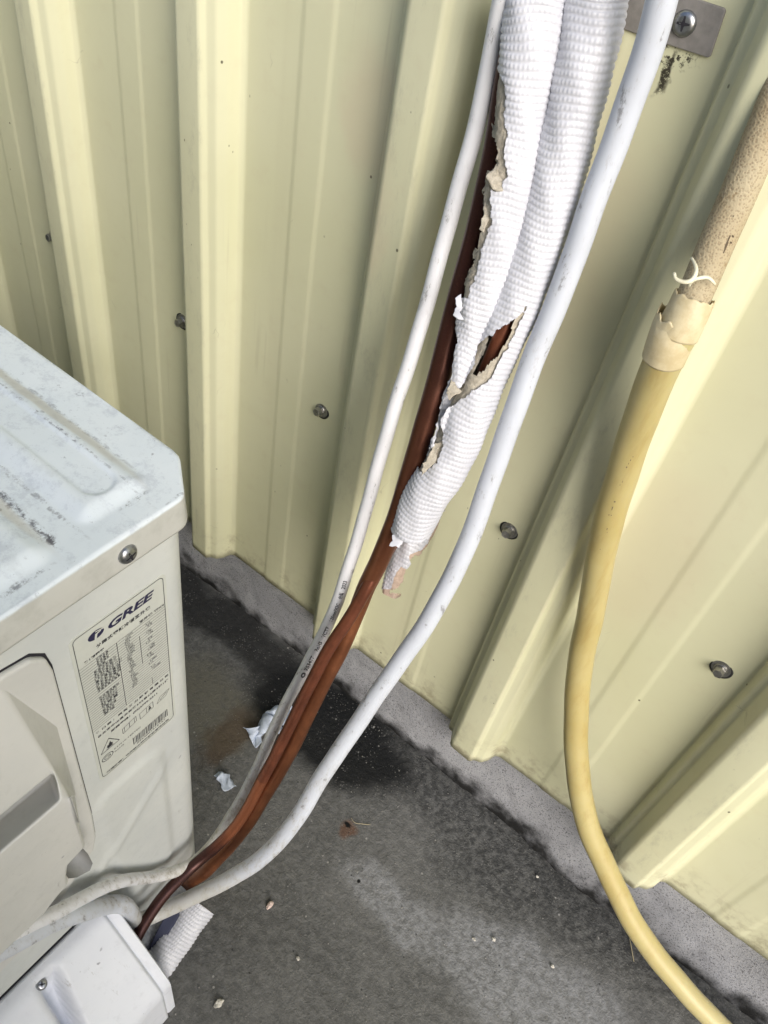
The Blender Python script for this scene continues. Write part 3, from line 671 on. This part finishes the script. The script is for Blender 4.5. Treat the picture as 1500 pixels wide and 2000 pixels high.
# printed lettering wrapped round the cable
Cc, Tt, Nn_, Bb, Rr, uu = fr1
pxs, pys = project(Cc)
def u_at(yv): return float(np.interp(yv, pys[:int(len(pys) * .7)], uu[:int(len(pys) * .7)]))
TV, TF = [], []
def wrap(s, ya, yb2, size, off=.0012):
    ua, ub = u_at(ya), u_at(yb2)          # from low end upwards: u decreases
    V, F = text_mesh(s, 1.0, 0, .03)
    if not V: return
    xs = [v[0] for v in V]; x0, x1 = min(xs), max(xs); k = (ua - ub) / (x1 - x0); o_ = len(TV)
    for v in V:
        u = ua - (v[0] - x0) * k; P_ = np.array([np.interp(u, uu, Cc[:, a]) for a in range(3)])
        T_ = np.array([np.interp(u, uu, Tt[:, a]) for a in range(3)]); T_ /= np.linalg.norm(T_)
        tc = CAMV - P_; tc = tc - T_ * (tc @ T_); tc /= np.linalg.norm(tc); q = np.cross(tc, T_)      # q points image-left when reading upwards
        ang = (v[1] * size - off - size * .25) / r1
        TV.append(P_ + (r1 + .00012) * (math.cos(ang) * tc + math.sin(ang) * q * SGN))
    TF.extend([tuple(o_ + i for i in f) for f in F])
CAMV = np.array([.27, -.45, .62])     # side of the cable the maker's line faces
SGN = 1.0
q_test = np.cross(CAMV - Cc[200], Tt[200]); SGN = 1.0 if (MR[0] @ q_test) < 0 else -1.0
wrap('◎', 1316, 1306, .0042); wrap('R53477', 1302, 1274, .0042); wrap('RoHS', 1264, 1246, .0042); wrap('VCTF', 1238, 1217, .0042); wrap('1.25mm²X3C', 1206, 1171, .0036); wrap('台灣', 1162, 1150, .0036); wrap('2023', 1143, 1127, .0042)
build('lettering', TV, TF, INK, cab, smooth=False)

r2 = .0070
pB = [(1322, -120, .335), (1292, 0, .352), (1264, 100, .368), (1232, 195, .385), (1195, 300, .405), (1156, 400, .423), (1121, 500, .441), (1084, 600, .459), (1039, 710, .480), (988, 850, .507), (964, 920, .521), (930, 1020, .540), (898, 1095, .556), (838, 1210, .581), (790, 1280, .597), (740, 1350, .612), (688, 1430, .630), (626, 1520, .650), (577, 1603, .668), (520, 1668, .688), (450, 1716, .710), (385, 1748, .722), (325, 1775, .727), (287, 1793, .722), (264, 1801, .704), (258, 1786, .678), (243, 1768, .652), (215, 1766, .633)]
C2 = [(at(*q), r2) for q in pB] + [(on(0, x_, a, c_), r2) for x_, a, c_ in ((.0590, 165, 1780), (.0570, 110, 1797), (.0570, 60, 1822), (.0570, 10, 1850), (.0570, -60, 1888))]
h2, _ = tube('white_hose', C2, PVC2, step=.003, sides=32, wob=.0002, sm=26)
tag(h2, 'thick white round hose, right of the torn insulation, hooking back into the unit', 'hose')

rT = .0074
C3 = [(at(1030, -60, .388), rT), (at(1012, 60, .402), rT), (at(990, 180, .426), rT), (at(970, 290, .444), rT), (at(945, 400, .460), rT), (at(921, 500, .476), rT), (at(893, 600, .492), rT), (at(866, 700, .507), rT), (at(839, 800, .523), rT), (at(811, 900, .541), rT), (at(779, 1000, .562), rT), (at(743, 1090, .590), rT * .97),
      (at(715, 1150, .612), rT * .94), (at(694, 1200, .628), rT * .92), (at(664, 1270, .644), rT * .88), (at(600, 1400, .6745), rT * .84), (at(550, 1500, .6985), rT * .82), (at(489, 1600, .722), rT * .82), (at(447, 1653, .745), rT * .86), (at(405, 1699, .762), rT * .86), (at(378, 1718, .777), rT * .86), (at(352, 1738, .790), rT * .8), (on(1, -.325, 290, 1818), rT * .8)]
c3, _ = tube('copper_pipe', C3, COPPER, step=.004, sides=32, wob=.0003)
tag(c3, 'thicker orange brown copper pipe, bare along the torn left edge of the white insulation', 'pipe')
rt = .0050
C4 = [(at(1110, 250, .421), rt), (at(1062, 450, .455), rt), (at(1010, 585, .473), rt), (at(978, 662, .4835), rt), (at(932, 765, .504), rt), (at(870, 895, .545), rt), (at(812, 985, .572), rt), (at(771, 1050, .588), rt), (at(742, 1100, .597), rt), (at(716, 1150, .604), rt), (at(684, 1206, .616), rt), (at(639, 1272, .632), rt), (at(575, 1400, .666), rt), (at(524, 1500, .692), rt), (at(474, 1595, .714), rt), (at(430, 1645, .722), rt),
      (at(381, 1688, .722), rt), (at(331, 1738, .708), rt), (at(294, 1785, .697), rt), (at(266, 1832, .688), rt), (at(246, 1880, .682), rt), (at(236, 1920, .684), rt)]
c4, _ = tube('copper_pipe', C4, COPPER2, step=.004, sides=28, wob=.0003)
tag(c4, 'thinner dark brown copper pipe leaving the lower end of the white insulation', 'pipe')

# yellow hose and the tan pipe it is pushed onto
ry = .0100
C5 = [(at(1331, 630, .417), .0104), (at(1322, 650, .420), .0106), (at(1296, 700, .432), .0104), (at(1258, 800, .462), .0102), (at(1224, 900, .495), ry), (at(1193, 1000, .528), ry), (at(1171, 1100, .562), ry), (at(1153, 1200, .60), ry), (at(1133, 1300, .635), ry), (at(1125, 1400, .66), ry), (at(1128, 1500, .68), ry), (at(1145, 1600, .70), ry),
      (at(1186, 1700, .715), ry), (at(1236, 1800, .727), ry), (at(1308, 1900, .737), ry), (at(1402, 2000, .745), ry), (at(1490, 2080, .755), ry), (at(1640, 2190, .77), ry)]
yh = empty('drain_hose', C5[-1][0], 'yellowed translucent drain hose curving down the right side of the wall', 'hose')
o, fr5 = tube('hose_body', C5, HOSE, yh, step=.003, sides=36, wob=.0003)
C6 = [(at(1540, 130, .362), .0086), (at(1500, 245, .372), .0087), (at(1433, 400, .392), .0088), (at(1388, 500, .402), .0088), (at(1352, 585, .410), .0086), (at(1330, 640, .418), .0084)]
o, fr6 = tube('tan_pipe', C6, TANPIPE, step=.003, sides=36, wob=.0003)
tag(o, 'speckled tan foam covered pipe entering the top of the yellow hose', 'pipe')
# flared, ragged film layers at the hose mouth
def collar(name, ctrl, mat, top_amp, parent, th0=0.0, thick=.0006, flare=0):
    Q, u = spline(ctrl, .0012); C_, R_ = Q[:, :3], Q[:, 3]; T_, N_, B_ = frames(C_); m = 72; th = np.linspace(0, 2 * math.pi, m, endpoint=False); V = []
    jag = np.array([top_amp * (noise.noise(Vector((math.cos(t) * 2.2 + th0, math.sin(t) * 2.2, 5))) + .5 * noise.noise(Vector((math.cos(t) * 9 + th0, math.sin(t) * 9, 5)))) for t in th])
    for i in range(len(C_)):
        f = max(0, 1 - i / (len(C_) * .8)); wr = np.array([1 + .02 * noise.noise(Vector((math.cos(t) * 2, math.sin(t) * 2, u[i] * 90 + th0))) for t in th])
        V.append(C_[i] + T_[i] * (jag * f)[:, None] + (R_[i] * wr)[:, None] * (np.cos(th)[:, None] * N_[i] + np.sin(th)[:, None] * B_[i]))
    o = build(name, np.vstack(V), grid_faces(len(C_), m, True), mat, parent); solid(o, thick, 1.0); return o
collar('tape_layer', [(at(1357, 578, .408), .0098), (at(1340, 615, .413), .0102), (at(1322, 650, .420), .0108)], TAPE, .0018, yh, 1.0)
collar('flared_mouth', [(at(1330, 616, .415), .0112), (at(1320, 640, .420), .0115), (at(1308, 668, .424), .0112), (at(1296, 700, .432), .0107)], TAPE, .0030, yh, 4.0)
# curled torn strips
def ribbon(name, P, w, mat, parent, nrm=None, t=.0004, origin=None):
    Q, u = spline([(p, w) for p in P], .0012); C_ = Q[:, :3]; T_ = np.gradient(C_, axis=0); T_ /= np.linalg.norm(T_, axis=1)[:, None]
    nv = np.array(nrm) if nrm is not None else (CAM - C_.mean(0)); nv = nv / np.linalg.norm(nv); V = []
    for i in range(len(C_)):
        s__ = np.cross(T_[i], nv); s__ /= np.linalg.norm(s__); k = .6 + .4 * math.sin(math.pi * min(1, i / len(C_) * 1.2)) + .18 * noise.noise(Vector((i * .7, w * 999, 0)))
        for e in (-1, -.33, .33, 1): V.append(C_[i] + s__ * e * w * k + nv * .0004 * (1 - e * e))
    o = build(name, V, grid_faces(len(C_), 4), mat, parent); solid(o, t, 0); return o
dd = .396
ribbon('torn_strip', [at(1317, 532, dd), at(1320, 545, dd - .001), (at(1338, 551, dd - .003)), at(1352, 546, dd - .004), at(1360, 530, dd - .004), at(1357, 515, dd - .002), at(1350, 503, dd + .001)], .0010, TAPEEDGE, yh)
ribbon('torn_strip', [at(1345, 560, dd + .001), at(1352, 548, dd - .003), at(1366, 543, dd - .004), at(1382, 542, dd - .004), at(1392, 550, dd - .004), at(1397, 556, dd - .001)], .0009, TAPEEDGE, yh)
# faded flecks of print on the hose
def flecks(fr, spec, mat, parent, name):
    C_, T_, N_, B_, R_, u = fr; PX, PY = project(C_); V, F = [], []
    for (yy, off, L, wd) in spec:
        i = int(np.argmin(np.abs(PY - yy))); tc = CAM - C_[i]; tc -= T_[i] * (tc @ T_[i]); tc /= np.linalg.norm(tc); q = np.cross(T_[i], tc)
        if (MR[0] @ q) < 0: q = -q
        o_ = len(V); m = 8
        for k in range(m):
            a = 2 * math.pi * k / m; j = RNG.uniform(.6, 1.2); ang = (off + wd * math.sin(a) * j) / R_[i]
            V.append(C_[i] + T_[i] * L * math.cos(a) * j + (R_[i] + .00025) * (math.cos(ang) * tc + math.sin(ang) * q))
        F.append(tuple(range(o_, o_ + m)))
    return build(name, V, F, mat, parent, smooth=False)
flecks(fr5, [(868, .0030, .0006, .0003), (876, .0022, .0008, .0003), (885, .0016, .0010, .0002), (893, .0010, .0009, .0005), (920, .0012, .0010, .0002), (928, .0004, .0006, .0002), (960, .0006, .0007, .0007), (974, .0003, .0022, .0004), (986, -.0006, .0005, .0004), (984, .0008, .0006, .0003), (1012, .0002, .0012, .0003), (1018, .0007, .0006, .0002), (1052, -.001, .0003, .0003)], plain('faded_print', (.16, .13, .08), .6), yh, 'faded_print')
flecks(fr6, [(470, .0045, .0035, .0004), (484, .0050, .003, .0003), (455, .0062, .0006, .0009), (465, .0066, .0005, .0008), (412, .002, .0004, .0003)], plain('cut_mark', (.10, .07, .04), .8), o, 'cut_mark')

# ================================================================== PIPE INSULATION (twin embossed sleeves)
PER = .00365
def sleeve(name, ctrl, parent, holes, mat=None, keep=None, arc=(0, 2 * math.pi), amp=.00085, step=.00062, nth=176, seed=0, cx=.20, top_jag=0, foam=False, rough=0.0, rscale=1.0, front_only=True):
    Q, u = spline(ctrl, step); C_, R_ = Q[:, :3], Q[:, 3] * rscale; T_, N_, B_ = frames(C_)
    full = arc[1] - arc[0] > 6.2; th = np.linspace(arc[0], arc[1], nth, endpoint=not full)
    U = u[:, None]; TH = th[None]; rw = R_[:, None]
    sk = .00055 * np.sin(TH * 2 + seed) + .0006 * np.sin(U * 60 + TH * 3 + seed)           # rings are not perfectly square to the axis
    ph = (U + sk) / PER; ring = np.floor(ph); fr = ph - ring
    if foam: h = 0 * (U + TH)
    else:
        h = amp * (np.abs(np.sin(math.pi * fr)) ** .42 - .5)
        v = TH * rw / .00235 + .5 * (ring % 2) + .7 * np.sin(ring * 1.7)
        h = h + amp * cx * np.sin(2 * math.pi * v) * np.sin(math.pi * fr) ** 2
    h = h + .00045 * np.sin(U * 75 + 3 * np.sin(TH + seed)) * np.sin(TH * 2 + seed * 2 + U * 12) + .0003 * np.sin(U * 210 + TH * 5 + seed)
    if rough: h = h + RNG.normal(0, rough, h.shape)
    RR = (rw + h)[..., None]
    D = np.cos(TH)[..., None] * N_[:, None] + np.sin(TH)[..., None] * B_[:, None]
    P = (C_[:, None] + RR * D); nu, m = len(C_), len(th); PV_ = P.reshape(-1, 3); Dn = np.broadcast_to(D, P.shape).reshape(-1, 3)
    X_, Y_ = project(PV_); face = ((CAM - PV_) * Dn).sum(1) > -.05 * np.linalg.norm(CAM - PV_, axis=1)
    bad = np.zeros(len(PV_), bool)
    for H in holes:
        both = isinstance(H, tuple); ins = inside(X_, Y_, H[0] if both else H); bad |= ins & (True if both else face)
    F = grid_faces(nu, m, full); F = F[~bad[F].any(1)]
    used = np.zeros(len(PV_), bool); used[F.ravel()] = True; idx = np.cumsum(used) - 1
    o = build(name, PV_[used], idx[F], mat or FOIL, parent); return o
ins = empty('pipe_insulation', at(810, 1010, .6), 'torn white embossed twin foam sleeve hanging over the copper pipes', 'insulation')
CL = [(at(1062, -70, .386), .0149), (at(1048, 0, .395), .0151), (at(1037, 100, .406), .0150), (at(1020, 200, .420), .0149), (at(1004, 300, .433), .0147), (at(985, 400, .447), .0142), (at(964, 500, .462), .0136), (at(938, 585, .476), .0124), (at(920, 650, .486), .0095), (at(902, 710, .494), .0078), (at(884, 770, .503), .0062), (at(862, 830, .512), .0046), (at(846, 880, .520), .0028), (at(838, 905, .524), .0014)]
CR = [(at(1183, -70, .378), .0146), (at(1167, 0, .388), .0146), (at(1146, 100, .399), .0146), (at(1124, 200, .412), .0144), (at(1101, 300, .426), .0142), (at(1077, 400, .441), .0138), (at(1044, 500, .457), .0137), (at(1006, 600, .474), .0136), (at(962, 700, .492), .0139), (at(918, 800, .510), .0146), (at(893, 862, .522), .0150), (at(868, 915, .532), .0152), (at(838, 960, .543), .0150), (at(815, 1005, .554), .0143), (at(800, 1045, .564), .0134)]
tearL = ragged([(930, 120), (968, 128), (975, 148), (983, 168), (986, 200), (984, 230), (990, 262), (984, 300), (990, 345), (978, 372), (958, 368), (955, 392), (960, 430), (950, 462), (938, 488), (930, 535), (917, 562), (914, 582), (890, 585), (886, 620), (850, 620), (850, 120)], 1.8, 7)
stripL = ragged([(885, 625), (892, 660), (886, 700), (882, 735), (866, 770), (856, 815), (848, 850), (836, 880), (800, 880), (820, 625)], 1.6, 6)
slit = ragged([(1027, 598), (1020, 612), (1000, 628), (975, 645), (950, 662), (936, 672), (925, 715), (905, 750), (890, 768), (872, 775), (860, 800), (856, 830), (850, 870), (838, 878), (836, 900), (852, 905), (862, 880), (866, 850), (860, 820), (872, 800), (900, 778), (932, 757), (958, 738), (976, 703), (992, 672), (1006, 645), (1022, 615)], 1.5, 6)
endR = ragged([(740, 1000), (753, 1010), (757, 1030), (766, 1044), (775, 1052), (800, 1066), (822, 1060), (850, 1050), (868, 1030), (900, 1030), (900, 1110), (700, 1110), (700, 1000)], 1.5, 6)
notch = ragged([(828, 870), (846, 868), (862, 862), (856, 880), (848, 905), (838, 912), (822, 922), (815, 905)], 1.2, 5)
sleeve('white_sleeve', CL, ins, [(tearL, 1), (stripL, 1), slit], seed=1)
sleeve('white_sleeve', CR, ins, [slit, (endR, 1), notch], seed=4)
foamL = ragged([(930, 100), (966, 240), (958, 262), (972, 300), (968, 318), (950, 340), (940, 372), (945, 420), (938, 450), (922, 510), (908, 545), (905, 572), (896, 600), (886, 650), (870, 740), (850, 800), (850, 860), (830, 900), (780, 900), (820, 500), (880, 100)], 2.4, 7)
foamH = ragged([(1004, 622), (994, 655), (972, 693), (944, 722), (926, 735), (932, 712), (946, 690), (958, 655), (985, 636)], 1.6, 6)
sleeve('foam_layer', CL[:9], ins, [(foamL, 1)], mat=FOAM, step=.0016, nth=80, foam=True, rough=.00025, rscale=.90, seed=2)
sleeve('foam_layer', CR, ins, [foamH, endR + np.array([4, -6])], mat=FOAM, step=.0016, nth=80, foam=True, rough=.00025, rscale=.90, seed=3)
# ragged foam and skin scraps at the tears
def scrap(name, poly, d, mat, parent, t=.0012, curl=.003, sub=5, origin=None, P3=None):
    """small crumpled sheet from an outline: fan-subdivided and puckered, given thickness"""
    bm = bmesh.new(); vs = [bm.verts.new(P3(x_, y_) if P3 else at(x_, y_, d)) for x_, y_ in poly]; bm.faces.new(vs); bmesh.ops.triangulate(bm, faces=bm.faces[:])
    bmesh.ops.subdivide_edges(bm, edges=bm.edges[:], cuts=sub, use_grid_fill=True); bm.normal_update()
    sd = RNG.uniform(0, 50)
    for v in bm.verts:
        q = v.co * 110; v.co += Vector((noise.noise(q + Vector((sd, 0, 0))), noise.noise(q + Vector((0, sd, 0))), noise.noise(q + Vector((0, 0, sd))))) * curl
    bmesh.ops.triangulate(bm, faces=bm.faces[:])
    V = [tuple(v.co) for v in bm.verts]; bm.verts.index_update(); F = [tuple(v.index for v in f.verts) for f in bm.faces]; bm.free()
    o = build(name, V, F, mat, parent, origin=origin); solid(o, t, 0); return o
scrap('foam_scrap', ragged([(962, 243), (968, 250), (976, 246), (990, 262), (992, 300), (984, 322), (985, 345), (978, 370), (962, 365), (950, 345), (958, 335), (970, 322), (974, 290), (966, 270)], 1.5, 6), .430, FOAM, ins, .0022, .002)
scrap('foam_scrap', ragged([(945, 372), (955, 360), (962, 385), (958, 420), (945, 455), (938, 450), (946, 420)], 1.2, 6), .442, FOAM, ins, .0022, .002)
scrap('foam_scrap', ragged([(848, 862), (862, 862), (858, 885), (848, 905), (836, 912), (822, 928), (824, 905), (838, 885)], 1.2, 5), .516, FOAM, ins, .002, .002)
scrap('foam_scrap', ragged([(880, 738), (896, 758), (905, 765), (895, 775), (878, 785), (872, 770)], 1.2, 5), .492, FOAM, ins, .002, .002)
scrap('foam_scrap', [(757, 1018), (752, 1030), (750, 1050), (760, 1052), (768, 1044), (764, 1028)], .578, FOAM, ins, .002, .001)
scrap('skin_scrap', ragged([(890, 580), (902, 575), (900, 600), (896, 612), (902, 628), (893, 625), (886, 618), (890, 600)], 1.0, 5), .467, FOIL, ins, .0009, .002)
scrap('skin_scrap', ragged([(766, 1046), (788, 1052), (780, 1072), (762, 1066), (768, 1058)], 1.0, 5), .556, FOIL, ins, .0009, .0015)
# rear tongue hanging below
CT = [(at(840, 985, .590), .0120), (at(822, 1030, .598), .0120), (at(800, 1075, .606), .0112), (at(781, 1115, .614), .0098), (at(764, 1158, .622), .0080)]
cutT = ragged([(842, 1040), (838, 1056), (822, 1076), (800, 1086), (803, 1100), (795, 1112), (782, 1108), (770, 1130), (762, 1152), (900, 1160), (900, 1000), (860, 1000)], 1.4, 5)
sleeve('torn_tongue', CT, ins, [(cutT, 1), (np.array([(700, 1149), (760, 1152), (900, 1148), (900, 1300), (700, 1300)]), 1)], arc=(-1.9, 1.9), nth=110, seed=6, amp=.0007)
CT2 = [(p, r * .9) for p, r in CT]
cutT2 = ragged([(850, 1045), (825, 1080), (800, 1095), (792, 1118), (786, 1140), (770, 1154), (757, 1156), (900, 1170), (900, 1000)], 1.0, 5)
sleeve('foam_layer', CT2, ins, [(cutT2, 1)], mat=FOAM2, arc=(-1.8, 1.8), nth=50, step=.0016, foam=True, rough=.0001, seed=6)

# offcut sleeves sticking out of the valve cover
off = empty('pipe_insulation', at(390, 1765, .77), 'short cut end of embossed white insulation poking out from the valve cover near the ground', 'insulation')
A1, B1 = on(1, -.3425, 300, 1893), at(389, 1764, .769)
sleeve('white_sleeve', [(A1 + Vector((-.012, -.012, 0)), .0122), (A1, .0138), ((A1 + B1) / 2, .0158), (B1, .0172)], off, [], seed=2, nth=170, cx=.5)
A0, B0 = on(1, -.342, 262, 1850), at(352, 1738, .790)
sleeve('grey_sleeve', [(A0 + Vector((-.01, -.012, 0)), .0105), (A0, .0112), ((A0 + B0) / 2, .0112), (B0, .0112)], off, [], mat=FOIL2, seed=3, nth=130)
def plug(name, A, Bv, r, mat, parent, deep=.0):
    T_ = (Bv - A).normalized(); V, F = disc_lathe(Bv - T_ * deep, T_, [(r, -.004), (r, 0), (r * .35, -.0004), (r * .33, -.006), (.0001, -.006)], 30); return build(name, V, F, mat, parent)
plug('foam_core', A1, B1, .0166, FOAM2, off); plug('foam_core', A0, B0, .0108, FOAM, off)
Mid = [(A0 + A1) / 2, (B0 + B1) / 2]; T_ = (B1 - A1)
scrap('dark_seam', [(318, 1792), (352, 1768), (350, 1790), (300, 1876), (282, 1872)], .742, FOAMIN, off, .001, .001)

# ================================================================== LITTER
def litter(name, poly, z0, mat, label, cat, t=.0006, curl=.005, group=None):
    o = scrap(name, poly, 0, mat, None, t, curl, 4, P3=lambda a, c_: on(2, z0, a, c_)); 
    zmin = min((o.matrix_basis @ v.co).z for v in o.data.vertices)
    o.location.z += .0012 - zmin if zmin < .0012 else 0
    return tag(o, label, cat, group)
litter('paper_scrap', ragged([(484, 1425), (500, 1416), (520, 1412), (516, 1395), (528, 1378), (548, 1384), (570, 1376), (570, 1405), (552, 1418), (545, 1438), (530, 1436), (512, 1452), (500, 1448), (488, 1440)], 1.5, 7), .004, PAPER, 'crumpled pale blue paper scrap, the largest, behind the thin white cable', 'paper scrap', curl=.010)
litter('paper_scrap', ragged([(508, 1462), (518, 1472), (528, 1466), (520, 1478), (510, 1476)], 1, 6), .003, PAPER, 'tiny pale blue paper shred just below the largest scrap', 'paper scrap')
litter('paper_scrap', ragged([(421, 1510), (428, 1504), (436, 1518), (446, 1514), (460, 1524), (462, 1535), (452, 1540), (434, 1541), (424, 1526)], 1.2, 6), .003, PAPER, 'small pale blue paper scrap lying alone left of the thin white cable', 'paper scrap')
def pebble(pxy, size, mat, label, sq=(1, .7, .6)):
    c0 = on(2, 0, *pxy); bm = bmesh.new(); bmesh.ops.create_icosphere(bm, subdivisions=3, radius=size); sd = RNG.uniform(0, 90)
    for v in bm.verts:
        k = 1 + .55 * noise.noise(v.co / size * 1.3 + Vector((sd, 0, 0))) + .2 * noise.noise(v.co / size * 4 + Vector((sd, 0, 0))); v.co = Vector((v.co.x * sq[0], v.co.y * sq[1], v.co.z * sq[2])) * k
    zm = min(v.co.z for v in bm.verts); V = [tuple(v.co + c0 - Vector((0, 0, zm - .0002))) for v in bm.verts]; bm.verts.index_update(); F = [tuple(v.index for v in f.verts) for f in bm.faces]; bm.free()
    return tag(build('mortar_chip', V, F, mat, smooth=False, origin=(c0.x, c0.y, .0)), label, 'chip')
PINK = plain('pinkish_chip', (.66, .52, .46), .9, 0, .3, 300)
pebble((527, 1769), .0042, PINK, 'pinkish white chip on the ground right of the insulation offcut', (.55, 1, .5))
pebble((427, 1961), .0042, CHIP, 'pale rough chip on the ground near the bottom edge, left', (.7, 1, .5))
pebble((582, 1873), .0020, CHIP, 'small round white chip on the ground in the lower middle')
pebble((925, 1835 + 0), .0020, CHIP, 'small pale chip on the grey ground in the lower middle right')
pebble((963, 1836), .0022, CHIP, 'small grey white chip right of the pale stained patch')
pebble((1049, 1713), .0016, CHIP, 'tiny white chip on the black ground close to the plinth')
pebble((1078, 1888), .0020, CHIP, 'small pale chip between the pale patch and the yellow hose')
g_r = random.Random(11); V, F = [], []
for k in range(520):
    x_, y_ = g_r.uniform(-.10, .60), g_r.uniform(-.40, -.006)
    if x_ < .11 and y_ < -.20: continue
    s__ = g_r.choice([.0004, .0005, .0006, .0007, .0010]); o_ = len(V)
    for dx, dy, dz in ((1, 0, 0), (0, 1, 0), (-1, .2, 0), (0, -1, 0), (.1, .1, 1.1)): V.append((x_ + dx * s__ * g_r.uniform(.6, 1.3), y_ + dy * s__ * g_r.uniform(.6, 1.3), .0006 + dz * s__))
    F += [(o_, o_ + 1, o_ + 4), (o_ + 1, o_ + 2, o_ + 4), (o_ + 2, o_ + 3, o_ + 4), (o_ + 3, o_, o_ + 4)]
tag(build('grit', V, F, plain('grit', (.30, .29, .27), .9, 0, .6, 90), smooth=False, origin=(.2, -.2, 0)), 'fine pale grit scattered over the concrete ground', 'grit', kind='stuff')
def twig(P, r, label):
    o_, _ = tube('straw', [(p, r) for p in P], STRAW, step=.002, sides=6); return tag(o_, label, 'straw')
twig([on(2, .001, 686, 1598), on(2, .002, 693, 1607), on(2, .0015, 705, 1609), on(2, .001, 724, 1611)], .0003, 'thin bent straw beside the rusty spot on the ground')
twig([on(2, .001, 1228, 1822), on(2, .002, 1233, 1850), on(2, .001, 1238, 1878)], .0005, 'pale straw stalk on the ground beside the yellow hose')
